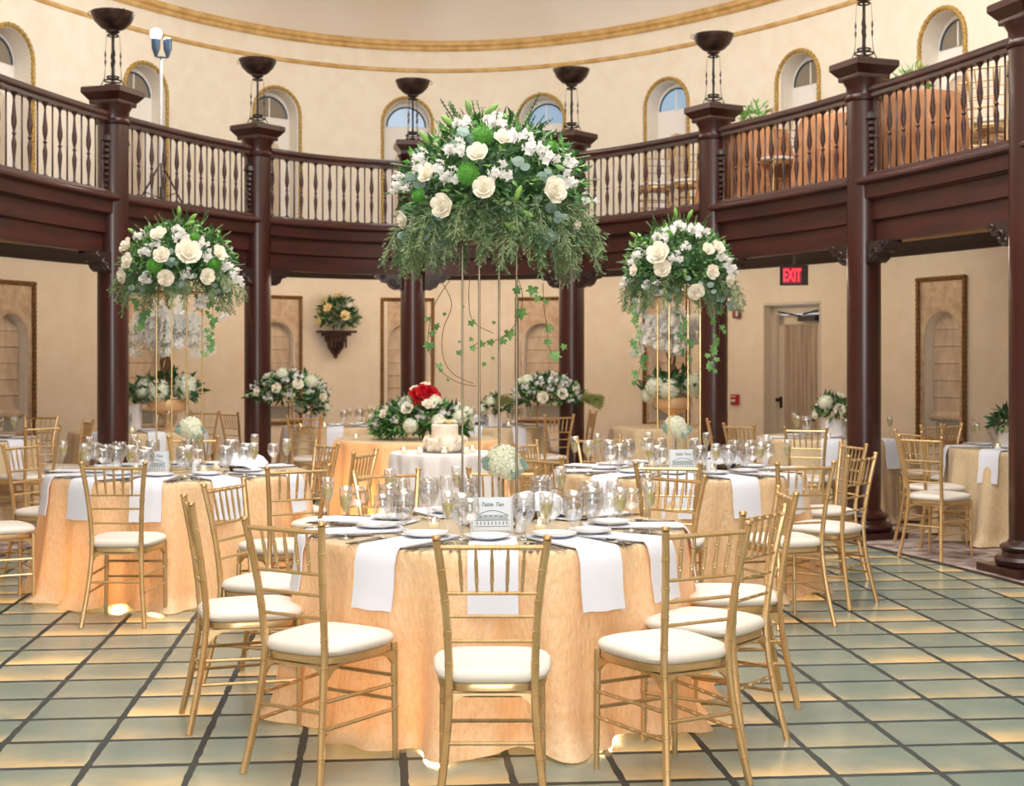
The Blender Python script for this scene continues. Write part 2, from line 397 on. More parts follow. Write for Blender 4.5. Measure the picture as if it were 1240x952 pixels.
for i, (s, sl) in enumerate(bays):
    (x, y), rz = frame_at(s)
    w = empty('window_%d' % (i + 1), (x, y, 0), rz, kind='structure')
    arch_reveal(UR, UZ0, UZS, .24).build('reveal', M['reveal'], w)
    lr = .27
    bw = arch_plate(UR + .005, UZ0, UZS, .22); bw.build('blind_wall', M['whiteshade'], w, smooth=False)
    gl = half_disc(lr, UZS - .02, .212).build('pane', M['skyglass'] if i in (3, 4, 5) else M['dimglass'], w, smooth=False)
    MB().box((0, .205, UZS + .11), (.016, .012, .27)).build('muntin', M['whiteshade'], w, smooth=False)
    MB().tube([(lr * math.cos(PI * k / 16), .205, UZS - .02 + lr * math.sin(PI * k / 16)) for k in range(17)], .012, 6).build('window_frame', M['bluegrey'], w)
    # the arched recess in the blind below the glass
    arch_plate(.16, UZ0 + .1, 4.30, .205).build('arched_blind', M['shade'], w, smooth=False)
    MB().tube([(q[0], .20, q[1]) for q in arch_pts(.17, UZ0 + .1, 4.30)], .012, 6).build('blind_edging', M['reveal'], w)
    rope_path([(q[0] * 1.10, -.012, q[1] if q[1] <= UZS else UZS + (q[1] - UZS) * 1.10) for q in arch_pts(UR, UZ0, UZS, 24)], .026).build('gilt_frame', M['rope'], w)
    if i == 6: continue
    (x, y), rz = frame_at(sl)
    w = empty('window_%d' % (i + 9), (x, y, 0), rz, kind='structure')
    arch_reveal(LR, LZ0, LZS, .15).build('reveal', M['reveal'], w)
    pl = MB(); FW, F0, F1 = .35, .67, 2.35
    # plaster panel with an arched opening
    xs = [-FW] + [LR * math.cos(PI - PI * k / 16) for k in range(17)] + [FW]
    for a, b in zip(xs, xs[1:]):
        if abs((a + b) / 2) > LR: pl.add([(a, -.012, F0), (b, -.012, F0), (b, -.012, F1), (a, -.012, F1)], [(0, 1, 2, 3)])
        else:
            ta = LZS + math.sqrt(max(LR ** 2 - a * a, 0)); tb = LZS + math.sqrt(max(LR ** 2 - b * b, 0))
            pl.add([(a, -.012, ta), (b, -.012, tb), (b, -.012, F1), (a, -.012, F1)], [(0, 1, 2, 3)])
            pl.add([(a, -.012, F0), (b, -.012, F0), (b, -.012, LZ0), (a, -.012, LZ0)], [(0, 1, 2, 3)])
    pl.build('plaster_panel', M['mottled'], w, smooth=False)
    arch_plate(LR + .004, LZ0, LZS, .14).build('blind_wall', M['dimglass'], w, smooth=False)
    shade_mesh(2 * LR - .02, LZ0 + .22, LZS + LR - .01, .11, 6, LR - .01, LZS).build('roman_shade', M['shade'], w)
    MB().tube([(-LR + .01, .085, LZ0 + .2), (LR - .01, .085, LZ0 + .2)], .05, 12).build('shade_roll', M['shade'], w)
    fr = rope_path([(-FW, -.03, F0), (-FW, -.03, F1)], .024); fr2 = rope_path([(FW, -.03, F0), (FW, -.03, F1)], .024)
    fr3 = rope_path([(-FW - .02, -.03, F1), (FW + .02, -.03, F1)], .024); fr4 = rope_path([(-FW - .02, -.03, F0), (FW + .02, -.03, F0)], .018)
    for q in (fr2, fr3, fr4): fr.add(q.v, q.f)
    fr.build('gilt_frame', M['darkgilt'], w)

# ------------------------------------------------------------------ door
(x, y), rz = frame_at(bays[6][1])
d = empty('door_1', (x, y, 0), rz, kind='structure')
rv = MB(); hw = DOORW / 2
for sx in (-1, 1): rv.box((sx * (hw + .01), .08, DOORH / 2), (.03, .18, DOORH))
rv.box((0, .08, DOORH + .01), (DOORW + .05, .18, .03)); rv.build('door_reveal', M['doorpaint'], d, smooth=False); DK0 = len(COL.objects)
fr = MB()
for sx in (-1, 1): fr.box((sx * (hw - .05), .27, DOORH / 2 - .02), (.09, .07, DOORH - .04))
fr.box((0, .27, DOORH - .06), (DOORW - .01, .07, .10)); fr.build('door_frame', M['doorpaint'], d, smooth=False)
lf = MB()
for sx in (-1, 1): lf.box((sx * .325, .30, 1.03), (.11, .045, 2.04))
lf.box((0, .30, 1.99), (.76, .045, .12)); lf.box((0, .30, .13), (.76, .045, .24)); lf.build('door_leaf', M['doorpaint'], d, smooth=False)
cu = MB(); n = 90
for k in range(n + 1):
    xx = -.29 + .58 * k / n; yy = .285 + .012 * math.sin(k * 1.15)
    cu.v += [(xx, yy, .22), (xx, yy, 1.95)]
for k in range(n): cu.f.append((2 * k, 2 * k + 2, 2 * k + 3, 2 * k + 1))
cu.build('door_curtain', M['curtain'], d)
h = MB(); h.lathe([(0, -.01), (.028, -.01), (.03, 0), (.0, .012)], 12); 
hm = MB(); hm.tube([(-.325, .275, 1.03), (-.325, .23, 1.03)], .012, 8); hm.tube([(-.325, .235, 1.03), (-.325, .20, 1.03)], [.026, .022], 12); hm.box((-.325, .275, 1.0), (.04, .01, .14))
hm.build('door_handle', M['bronze'], d)
cl = MB(); cl.box((.16, .235, 2.0), (.28, .06, .06)); cl.tube([(.05, .22, 2.03), (-.3, .2, 2.09)], .01, 6); cl.tube([(.1, .22, 2.05), (.35, .2, 2.09)], .01, 6)
cl.build('door_closer', M['black'], d, smooth=False)
for o_ in KIDS[d.name]:
    if o_.name != 'door_reveal': o_.location.y -= .13

# ------------------------------------------------------------------ floor: backlit glass tiles, carpet round it
def floor_material():
    m = bpy.data.materials.new('backlit glass tiles'); m.use_nodes = True; nt = m.node_tree; N = nt.nodes; Lk = nt.links
    b = N['Principled BSDF']
    tc = N.new('ShaderNodeTexCoord'); mp = N.new('ShaderNodeMapping'); mp.vector_type = 'POINT'
    mp.inputs['Rotation'].default_value = (0, 0, -TLT); Lk.new(tc.outputs['Object'], mp.inputs[0])
    sx = N.new('ShaderNodeSeparateXYZ'); Lk.new(mp.outputs[0], sx.inputs[0])
    def ma(op, a, b_=None, c=None):
        n = N.new('ShaderNodeMath'); n.operation = op
        for i, q in enumerate((a, b_, c)):
            if q is None: continue
            if hasattr(q, 'is_linked') or isinstance(q, bpy.types.NodeSocket): Lk.new(q, n.inputs[i])
            else: n.inputs[i].default_value = q
        return n.outputs[0]
    TU, TV = .388, .366
    U = ma('SUBTRACT', ma('DIVIDE', sx.outputs[0], TU), 2.034 / TU % 1); V = ma('SUBTRACT', ma('DIVIDE', sx.outputs[1], TV), 5.735 / TV % 1)
    fu = ma('FRACT', U); fv = ma('FRACT', V); iu = ma('FLOOR', U); iv = ma('FLOOR', V)
    cb = N.new('ShaderNodeCombineXYZ'); Lk.new(iu, cb.inputs[0]); Lk.new(iv, cb.inputs[1])
    wn = N.new('ShaderNodeTexWhiteNoise'); wn.noise_dimensions = '2D'; Lk.new(cb.outputs[0], wn.inputs['Vector'])
    # joints with wavering edges
    jn = N.new('ShaderNodeTexNoise'); jn.inputs['Scale'].default_value = 9; Lk.new(tc.outputs['Object'], jn.inputs['Vector'])
    jw = ma('MULTIPLY', ma('SUBTRACT', jn.outputs[0], .5), .05)
    eu = ma('MINIMUM', fu, ma('SUBTRACT', 1, fu)); ev = ma('MINIMUM', fv, ma('SUBTRACT', 1, fv))
    gu = ma('LESS_THAN', ma('ADD', eu, jw), .036); gv = ma('LESS_THAN', ma('ADD', ev, jw), .048)
    g = ma('MAXIMUM', gu, gv)
    nz = N.new('ShaderNodeTexNoise'); nz.inputs['Scale'].default_value = 2.2; nz.inputs['Detail'].default_value = 3; Lk.new(tc.outputs['Object'], nz.inputs['Vector'])
    # backlight painted into the emission, warmer towards one edge, differing by tile
    near = ma('ADD', ma('POWER', ma('SUBTRACT', 1, fv), 2.2), .18)
    glow = ma('MULTIPLY', ma('MULTIPLY', near, ma('ADD', ma('MULTIPLY', ma('POWER', wn.outputs[0], 1.6), 1.0), .12)), ma('MULTIPLY_ADD', nz.outputs[0], 2.2, -.45))
    glow = ma('MAXIMUM', glow, 0)
    cr = N.new('ShaderNodeMixRGB'); cr.inputs[1].default_value = rgb(98, 118, 112); cr.inputs[2].default_value = rgb(128, 136, 122); Lk.new(nz.outputs[0], cr.inputs[0])
    mg = N.new('ShaderNodeMixRGB'); Lk.new(g, mg.inputs[0]); Lk.new(cr.outputs[0], mg.inputs[1]); mg.inputs[2].default_value = rgb(42, 48, 46)
    Lk.new(mg.outputs[0], b.inputs['Base Color'])
    rg = ma('MULTIPLY_ADD', g, .4, .22); Lk.new(rg, b.inputs['Roughness'])
    ec = N.new('ShaderNodeMixRGB'); ec.inputs[1].default_value = rgb(124, 150, 142); ec.inputs[2].default_value = rgb(255, 190, 100)
    Lk.new(ma('MINIMUM', ma('MULTIPLY', glow, 2.5), 1), ec.inputs[0])
    Lk.new(ec.outputs[0], b.inputs['Emission Color'])
    es = ma('MULTIPLY', ma('SUBTRACT', 1, g), ma('MULTIPLY_ADD', glow, .72, .055)); Lk.new(es, b.inputs['Emission Strength'])
    return m
M['floor'] = floor_material()
M['carpet'] = mat('patterned carpet', rgb(176, 160, 148), .95, noise=dict(scale=6, detail=6, c2=rgb(120, 98, 94), fac=(.42, .58), bump=.2))
fl = MB(); N_ = 160; GE = (RING[0], RING[1], RING[2] - .36, RING[3] - .36)
fl.v = [(*uv2xy(GE[0] + GE[2] * math.sin(2 * PI * k / N_), GE[1] + GE[3] * math.cos(2 * PI * k / N_)), 0) for k in range(N_)]; fl.f = [tuple(range(N_ - 1, -1, -1))]
tag(fl.build('floor', M['floor'], smooth=False), kind='structure')
cp = MB(); n = 160
for k in range(n + 1):
    th = -PI + 2 * PI * k / n; x1, y1 = uv2xy(GE[0] + GE[2] * math.sin(th), GE[1] + GE[3] * math.cos(th)); x2, y2, _, _ = epoint(WALL, th, .5)
    cp.v += [(x1, y1, 0), (x2, y2, 0)]
for k in range(n): cp.f.append((2 * k, 2 * k + 2, 2 * k + 3, 2 * k + 1))
tag(cp.build('floor_carpet', M['carpet'], smooth=False), kind='structure')
be = MB()
for k in range(n + 1):
    th = -PI + 2 * PI * k / n
    for o_, z_ in ((-.035, .001), (-.03, .006), (.02, .006), (.025, .001)):
        be.v.append((*uv2xy(GE[0] + (GE[2] + o_) * math.sin(th), GE[1] + (GE[3] + o_) * math.cos(th)), z_))
for k in range(n):
    for q in range(3): be.f.append((4 * k + q, 4 * k + 4 + q, 4 * k + 5 + q, 4 * k + 1 + q))
tag(be.build('trim_3', M['black'], smooth=False), kind='structure')
tag(ring_sweep(WALL, [(-.02, 0), (-.02, .14), (-.01, .16), (0, .16), (0, 0)], 240).build('baseboard_oval', M['doorpaint'], smooth=False), kind='structure')

# ------------------------------------------------------------------ columns, balcony
COLS = [(-3.73, 13.3), (-2.77, 15.45), (-1.15, 16.5), (.67, 15.96), (2.01, 14.2), (3.0, 12.12), (3.71, 10.1)]
CT_ = [etheta(RING, x, y) for x, y in COLS]
# one more on either side, out of the picture, so that the balcony stands on something
CTH = [CT_[0] - .21, *CT_, CT_[-1] + .21]
CTH = [CT_[0] - .55, CT_[0] - .31] + CT_ + [CT_[-1] + .20, CT_[-1] + .40]
def col_pos(th): x, y, nx, ny = epoint(RING, th); return x, y, math.atan2(ny, nx) - PI / 2
R0 = .143
def sq(r): return r * math.sqrt(2)
def make_column(th, label):
    x, y, rz = col_pos(th)
    c = empty('column', (x, y, 0), rz, label, 'column', 'mahogany columns round the hall')
    MB().lathe([(R0 * .98, .22), (R0, .5), (R0, 3.75)], 32).build('shaft', M['wood'], c)
    b = MB(); b.box((0, 0, .028), (.52, .52, .056)); b.lathe([(.22, .056), (.235, .07), (.24, .10), (.225, .125), (.19, .135), (.185, .155), (.20, .17), (.205, .19), (.19, .205), (.155, .215), (R0, .24)], 32)
    b.build('base', M['wood'], c)
    k = MB(); k.lathe([(R0, 3.70), (.16, 3.71), (.165, 3.73), (.15, 3.745), (R0, 3.76), (.15, 3.83), (.175, 3.875), (.18, 3.89)], 32)
    k.lathe([(sq(.15), 3.885), (sq(.155), 3.90), (sq(.155), 3.925), (sq(.17), 3.94), (sq(.205), 3.985), (sq(.21), 3.99), (sq(.21), 4.035), (sq(.2), 4.045), (0, 4.048)], 4, ang=PI / 4)
    k.build('capital', M['wood'], c, angle=25)
    orn = MB()
    for sx in (-1, 1):
        for q in range(9):
            zz = 3.12 + q * .055; r_ = .018 + .022 * (q / 8) + (.02 if q == 8 else 0)
            orn.lathe([(0, -r_), (r_, -r_ * .3), (r_ * .8, r_ * .5), (0, r_)], 8, (sx * (R0 + .005), -.02, zz))
    orn.build('carved_drop', M['darkwood'], c)
    return c
clabels = {-2: 'x', 0: 'mahogany column behind the tall arrangement of the table with orchids'}
CL = ['mahogany column beyond the edge of the view', 'mahogany column beside the unseen wall bay',
      'mahogany column standing beside the lit lamp stand on the balcony', 'mahogany column behind the low blossom centrepiece beside the wall bracket',
      'mahogany column behind the red and white flowers', 'mahogany column behind the low arrangement with feathery grass',
      'mahogany column between the tall flowers and the door with the alarm boxes', 'mahogany column standing between the exit sign and the framed shade',
      'mahogany column cut by the picture edge in front of the last framed shade', 'mahogany column out of view beside the cut one', 'mahogany column out of view farther round']
for th, lb in list(zip(CTH, CL))[1:-1]: make_column(th, lb)

FT0, FT1 = CTH[0], CTH[-1]
fas = [(.02, 3.06), (-.07, 3.06), (-.12, 3.035), (-.13, 3.02), (-.13, 3.0), (-.11, 2.985), (-.08, 2.98), (-.075, 2.87), (-.05, 2.865), (-.04, 2.855), (-.015, 2.85), (-.015, 2.69), (0, 2.685), (.02, 2.675), (.02, 2.50), (.12, 2.50), (.12, 3.06)]
tag(ring_sweep(RING, fas, 120, FT0, FT1).build('trim_4', M['wood2'], angle=20), kind='structure')
tag(strip(RING, .1, 2.76, WALL, 0, 2.76).build('ceiling_gallery', M['soffit']), kind='structure')
tag(strip(RING, .05, 3.06, WALL, 0, 3.06).build('floor_balcony', M['carpet']), kind='structure')
tag(ring_sweep(WALL, [(0, 2.62), (-.05, 2.62), (-.12, 2.68), (-.14, 2.76), (0, 2.76)], 240).build('trim_5', M['beam'], angle=20), kind='structure')

# balustrades, one for each bay
bal = MB().lathe([(.034, 0), (.034, .02), (.022, .035), (.010, .05), (.012, .12), (.020, .20), (.022, .24), (.012, .29), (.010, .305), (.020, .32), (.010, .335), (.012, .35), (.023, .40), (.024, .44), (.015, .52), (.009, .60), (.012, .63), (.022, .645), (.034, .66), (.034, .68)], 10).mesh('turned_baluster', M['wood'], True, 50)
rodm = MB().lathe([(.0085, 0), (.0085, .68)], 6).mesh('rail_rod', M['rodwood'])
BL = ['balustrade bay cut by the picture edge beside the lamp stand column', 'balustrade bay in front of the lit lamp stand', 'balustrade bay above the wall bracket flowers',
      'balustrade bay behind the tall front arrangement', 'balustrade bay with upstairs chairs near the column of the low grass centrepiece',
      'balustrade bay with tan skirted table and chairs above the exit sign', 'balustrade bay above the framed shade, with leafy plant on its rail side']
for j in range(1, 9):
    ta, tb = CTH[j], CTH[j + 1]; xa, ya, _, _ = epoint(RING, ta); xb, yb, _, _ = epoint(RING, tb)
    gap = math.hypot(xb - xa, yb - ya); e = (R0 - .01) / gap * (tb - ta)
    b = empty('balustrade', (0, 0, 0), 0, (BL[j - 1] if j <= 7 else 'balustrade bay beyond the cut column'), 'balustrade', 'turned balustrades of the balcony')
    ring_sweep(RING, [(-.05, 3.76), (-.06, 3.785), (-.05, 3.82), (0, 3.832), (.05, 3.82), (.06, 3.785), (.05, 3.76)], 12, ta + e, tb - e).build('handrail', M['wood'], b)
    ring_sweep(RING, [(-.04, 3.725), (-.04, 3.765), (.04, 3.765), (.04, 3.725)], 12, ta + e, tb - e).build('upper_rail', M['wood'], b, smooth=False)
    ring_sweep(RING, [(-.07, 3.05), (-.06, 3.085), (.06, 3.085), (.07, 3.05)], 12, ta + e, tb - e).build('bottom_rail', M['wood'], b, smooth=False)
    nb = 9 if gap < 2.2 else 10
    for k in range(nb * 2 + 1):
        f = (k + .5) / (nb * 2 + 1); th = ta + e + (tb - ta - 2 * e) * f
        x, y, nx, ny = epoint(RING, th, 0)
        if k % 2: put('rail_rod', rodm, b, (x, y, 3.065))
        else:
            put('baluster', bal, b, (x, y, 3.065))

# carved brackets below the fascia on both sides of each column
bk = MB()
prof = [(0, 0), (.30, 0), (.31, -.03), (.26, -.05), (.23, -.09), (.17, -.10), (.14, -.15), (.08, -.18), (.03, -.17), (0, -.19)]
for s_, y_ in ((0, -.07), (1, .07)): bk.v += [(a, y_, b_) for a, b_ in prof]
m_ = len(prof); bk.f = [tuple(range(m_)), tuple(range(2 * m_ - 1, m_ - 1, -1))] + [(i, (i + 1) % m_, (i + 1) % m_ + m_, i + m_) for i in range(m_)]
for (cx_, cz_, rr) in ((.22, -.035, .03), (.11, -.10, .045), (.05, -.15, .03)):
    for y_ in (-.075, .075):
        bk.tube([(cx_ + rr * math.cos(t * .7) * (1 - t * .07), y_, cz_ + rr * math.sin(t * .7) * (1 - t * .07)) for t in range(12)], .010, 5)
bkm = bk.mesh('carved_bracket', M['darkwood'], True, 40)
side = ['one', 'other']
BRL = ['the lamp stand column', 'the column by the low blossom centrepiece', 'the column behind the red flowers', 'the column by the feathery grass centrepiece', 'the column beside the alarm boxes', 'the column between exit sign and framed shade', 'the column cut by the picture edge']
for j, th in enumerate(CT_):
    x, y, rz = col_pos(th)
    for sx in (-1, 1):
        o = put('carved_bracket', bkm, None, (x + sx * math.cos(rz) * (R0 - .01), y + sx * math.sin(rz) * (R0 - .01), 2.502), rz + (0 if sx > 0 else PI))
        tag(o, 'dark scroll bracket on the %s of %s' % ('left' if sx < 0 else 'right', BRL[j]), 'bracket', 'carved brackets under the balcony')

# bowl lamps on the capitals
def make_torch():
    t = empty('bowl_lamp', (0, 0, 0))
    b = MB(); b.lathe([(.03, .52), (.06, .53), (.065, .55), (.11, .57), (.17, .63), (.198, .69), (.204, .715), (.194, .715), (.16, .64), (.10, .59), (0, .58)], 24); b.build('bowl', M['bronze'], t)
    MB().lathe([(.011, 0), (.011, .56)], 8).build('stem', M['iron'], t)
    MB().tube([(0, 0, .6), (0, 0, .75)], [.006, .004], 6).build('finial', M['iron'], t)
    for z, r in ((.03, .075), (.075, .08), (.11, .055), (.50, .05)):
        MB().tube([(r * math.cos(2 * PI * k / 20), r * math.sin(2 * PI * k / 20), z) for k in range(21)], .008, 5, False).build('ring', M['iron'], t)
    for k in range(4):
        a = PI / 4 + k * PI / 2; cx_, cy_ = math.cos(a), math.sin(a)
        MB().tube([(cx_ * .11, cy_ * .11, .02), (cx_ * .08, cy_ * .08, .09), (cx_ * .07, cy_ * .07, .20), (cx_ * .07, cy_ * .07, .25), (cx_ * .07, cy_ * .07, .28), (cx_ * .07, cy_ * .07, .31), (cx_ * .07, cy_ * .07, .36), (cx_ * .06, cy_ * .06, .5)], [.005, .004, .0018, .010, .002, .010, .0018, .0018], 6).build('tie_rod', M['iron'], t)
    MB().lathe([(.06, 0), (.06, .015), (.03, .03), (.012, .05)], 12).build('foot', M['iron'], t)
    for k in range(3):
        a = k * 2.1; MB().tube([(.17 * math.cos(a), .17 * math.sin(a), .70), (.21 * math.cos(a), .21 * math.sin(a), .72), (.23 * math.cos(a), .23 * math.sin(a), .69), (.2 * math.cos(a), .2 * math.sin(a), .67)], .004, 4).build('scroll', M['iron'], t)
    return t
tor = make_torch(); first = True
for j, th in enumerate(CT_[:6] + [CT_[6]]):
    x, y, rz = col_pos(th); o = tor if first else copy_tree(tor); first = False
    o.location = (x, y, 4.047); o.rotation_euler = (0, 0, rz)
    point('bowl_light', (x, y, 4.047 + .80), 26, (1, .93, .82), .12)
    tag(o, 'bronze bowl lamp on top of ' + BRL[j], 'lamp', 'bronze bowl lamps on the columns')

# ------------------------------------------------------------------ chairs
def ringed(p0, p1, r, gap=.10, n=8, start=.5, mid=None, taper=0):
    """bamboo-turned rod: path through p0 (mid) p1 with paired rings"""
    pts = [Vector(p0)] + ([Vector(q) for q in mid] if mid else []) + [Vector(p1)]
    Ls = [0]
    for a, b in zip(pts, pts[1:]): Ls.append(Ls[-1] + (b - a).length)
    T = Ls[-1]
    def at(s):
        for i in range(len(pts) - 1):
            if s <= Ls[i + 1] + 1e-9: return pts[i].lerp(pts[i + 1], (s - Ls[i]) / max(Ls[i + 1] - Ls[i], 1e-9))
        return pts[-1]
    ev = [(0, 1.)]
    s = gap * start
    while s < T - .012:
        ev += [(s - .0085, 1.), (s - .0075, 1.19), (s - .0045, 1.19), (s - .0035, 1.), (s + .0035, 1.), (s + .0045, 1.19), (s + .0075, 1.19), (s + .0085, 1.)]; s += gap
    ev += [(q, 1.) for q in Ls[1:-1] if all(abs(q - e_[0]) > .01 for e_ in ev)]
    ev.append((T, 1.)); ev.sort()
    return [at(s) for s, _ in ev], [r * k * (1 - taper * (s / T)) for s, k in ev]
def make_chair():
    c = empty('chiavari_chair', (0, 0, 0))
    g = M['gold']
    def curve(sx):
        out = []
        for k in range(13):
            z = .92 * k / 12
            x = .140 + .040 * ((z - .42) / .50) ** 2 if z > .42 else .140 + .040 * ((.42 - z) / .42) ** 1.5
            y = -.185 - .065 * ((z - .45) / .47) ** 1.4 if z > .45 else -.185 - .075 * ((.45 - z) / .45) ** 1.4
            out.append((sx * x, y, z))
        return out
    def xat(z): return (.140 + .040 * ((z - .42) / .50) ** 2 if z > .42 else .140 + .040 * ((.42 - z) / .42) ** 1.5)
    def yat(z): return (-.185 - .065 * ((z - .45) / .47) ** 1.4 if z > .45 else -.185 - .075 * ((.45 - z) / .45) ** 1.4)
    for sx in (-1, 1):
        cv = curve(sx); p, r = ringed(cv[0], cv[-1], .0136, .105, start=.9, mid=cv[1:-1])
        mb = MB().tube(p, r, 8); mb.lathe([(.0128, 0), (.016, .003), (.016, .009), (.012, .014), (0, .016)], 8, cv[-1]); mb.build('leg', g, c)
    for sx in (-1, 1):
        p, r = ringed((sx * .178, .185, 0), (sx * .172, .185, .44), .0132, .11, start=.8); r = [q * (.82 + .18 * min(1, pp.z / .3)) for q, pp in zip(r, p)]
        MB().tube(p, r, 8).build('leg', g, c)
    # back: top rail, three lower rails, five spindles
    def rail(z, name, rr=.0066, gap=.07, st=.5):
        x = xat(z); y = yat(z); p, r = ringed((-x, y, z), (x, y, z), rr, gap, start=st); MB().tube(p, r, 6).build(name, g, c)
    rail(.895, 'top_rail', .0095, .065, 1); rail(.742, 'back_rail'); rail(.665, 'back_rail'); rail(.582, 'back_rail')
    for k in range(5):
        f = (k - 2) * .053; p, r = ringed((f * .92, yat(.742), .742), (f, yat(.895), .895), .0052, .07, start=.55)
        r = [q * (1 + .35 * math.sin(PI * i / (len(r) - 1))) for i, q in enumerate(r)]
        MB().tube(p, r, 6).build('spindle', g, c)
    # seat frame and cushion
    def outline(inset, n=40):
        pts = []
        for k in range(n):
            a = 2 * PI * k / n; ca, sa = math.cos(a), math.sin(a); e = .55
            x = math.copysign(abs(ca) ** e, ca); y = math.copysign(abs(sa) ** e, sa)
            hw = .182 + .026 * (y + 1) / 2 - inset; pts.append((x * hw, .005 + y * (.205 - inset)))
        return pts
    def slab(rows):
        mb = MB(); n = 40
        for ins, z in rows: mb.v += [(x, y, z) for x, y in outline(ins)]
        for i in range(len(rows) - 1):
            for k in range(n): mb.f.append((i * n + k, i * n + (k + 1) % n, (i + 1) * n + (k + 1) % n, (i + 1) * n + k))
        mb.f.append(tuple(range(n - 1, -1, -1))); mb.f.append(tuple((len(rows) - 1) * n + k for k in range(n))); return mb
    slab([(.014, .412), (.008, .416), (.006, .436), (.01, .442)]).build('seat_frame', g, c)
    slab([(.010, .442), (.0, .448), (-.006, .460), (-.004, .472), (.006, .482), (.03, .490), (.08, .496), (.14, .499)]).build('seat_cushion', M['cushion'], c)
    # aprons with a low arch
    for (a, b) in (((-.17, .185), (.17, .185)), ((-.14, -.185), (.14, -.185)), ((-.142, -.18), (-.172, .18)), ((.142, -.18), (.172, .18))):
        mb = MB(); n = 12
        for k in range(n + 1):
            f = k / n; x = a[0] + (b[0] - a[0]) * f; y = a[1] + (b[1] - a[1]) * f; z = .355 + .047 * min(1, (math.sin(PI * f) * 1.9)) ** .6
            dx, dy = (b[1] - a[1]), -(b[0] - a[0]); L = math.hypot(dx, dy); dx, dy = dx / L * .007, dy / L * .007
            mb.v += [(x + dx, y + dy, z), (x + dx, y + dy, .41), (x - dx, y - dy, .41), (x - dx, y - dy, z)]
        for k in range(n):
            for q in range(4): mb.f.append((4 * k + q, 4 * k + (q + 1) % 4, 4 * k + 4 + (q + 1) % 4, 4 * k + 4 + q))
        mb.build('apron', g, c, smooth=False)
    for z in (.19, .285):
        for sx in (-1, 1):
            p, r = ringed((sx * xat(z), yat(z), z), (sx * .176, .185, z), .0072, .075); MB().tube(p, r, 6).build('stretcher', g, c)
    for z in (.225, .315):
        p, r = ringed((-.176, .185, z), (.176, .185, z), .0072, .07); MB().tube(p, r, 6).build('stretcher', g, c)
    p, r = ringed((-xat(.25), yat(.25), .25), (xat(.25), yat(.25), .25), .0072, .07); MB().tube(p, r, 6).build('stretcher', g, c)
    return c
chair0 = make_chair(); used = []
def chair(bx, by, face, label, group, z=0):
    if face in TABLES and (bx, by) not in KEEP:
        dd = math.hypot(bx - face[0], by - face[1]); mn = TABLES[face] + .46
        if dd < mn: bx = face[0] + (bx - face[0]) * mn / dd; by = face[1] + (by - face[1]) * mn / dd
    """bx, by: where the top of the back stands; face: the point it looks towards"""
    c = chair0 if not used else copy_tree(chair0); used.append(c)
    dx, dy = face[0] - bx, face[1] - by; L = math.hypot(dx, dy); dx /= L; dy /= L
    c.location = (bx + dx * .25, by + dy * .25, z); c.rotation_euler = (0, 0, math.atan2(dy, dx) - PI / 2)
    return tag(c, label, 'chair', group)
T1 = (-.08, 6.27); T2 = (-2.2, 9.40); T3 = (1.12, 9.55)
T5 = (-.9, 13.5); T6 = (-5.1, 13.3); T7 = (-3.95, 15.0); T8 = (-1.98, 16.1); T9 = (-.16, 16.15); T10 = (3.12, 13.75); T11 = (4.45, 12.0); T12 = (1.8, 15.9)
G1 = 'gold chairs round the front table'; G2 = 'gold chairs round the table with the basket by the orchids'; G3 = 'gold chairs round the table before the exit door'; G4 = 'gold chairs in the gallery'
TABLES = {T1: .84, T2: .84, T3: .84, T6: .66, T7: .70, T8: .62, T9: .55, T10: .75, T11: .75}; KEEP = {(-1.30, 9.98), (.10, 10.05), (-.93, 9.0)}
C1L = [((-.065, 4.60), 'gold chair in the middle of the front, its back square to the viewer'),
       ((-.82, 5.08), 'gold chair turned partly away, first to the left of the front middle chair'),
       ((-1.34, 5.87), 'gold chair seen edge-on, outermost on the left of the front table'),
       ((-1.36, 6.72), 'gold chair at the back left of the front table, its seat toward the viewer'),
       ((-.62, 7.36), 'gold chair across the front table, only its top rail before the white cake cloth'),
       ((-.055, 7.42), 'gold chair across the front table behind the hydrangea vase'),
       ((.735, 7.10), 'gold chair across the front table with its back tilted beside champagne glasses'),
       ((1.12, 6.30), 'gold chair seen from the side at the right end of the front table'),
       ((.975, 5.49), 'gold chair seen edge-on between the two right-hand chairs of the front table'),
       ((.68, 4.94), 'gold chair turned partly away, first to the right of the front middle chair')]
for (b, l) in C1L: chair(b[0], b[1], T1, l, G1)
for b, f, l in [((-2.24, 7.98), T2, 'gold chair square to the viewer before the basket table'),
                ((-1.16, 7.72), T2, 'gold chair with white napkin behind its spindles, beyond the front table'),
                ((-.93, 9.0), T2, 'gold chair seen edge-on before the orange cloth beside the cake table'),
                ((-1.30, 9.98), T2, 'gold chair turned to the viewer beside the orange cloth'),
                ((-2.37, 10.52), T2, 'gold chair behind the white napkin basket'),
                ((-3.36, 9.85), T2, 'gold chair left of the orange clothed table, seat partly hidden'),
                ((-3.40, 8.65), T2, 'gold chair cut by the left picture edge, only its seat and legs showing')]: chair(*b, f, l, G2)
for b, f, l in [((.87, 7.93), T3, 'gold chair square to the viewer before the second tall stand'),
                ((1.65, 7.98), T3, 'gold chair square to the viewer beside the dark column, first of the right table'),
                ((2.14, 8.68), T3, 'gold chair seen edge-on in front of the dark column base'),
                ((2.24, 9.85), T3, 'gold chair turned to the viewer behind the square one at the right table'),
                ((.16, 8.50), T3, 'gold chair with spindles before orange cloth, beyond the hydrangea vase'),
                ((.10, 10.05), T3, 'gold chair beside the three glasses at the left of the second tall arrangement'),
                ((.66, 10.75), T3, 'gold chair behind the cut glass goblets near the column')]: chair(*b, f, l, G3)
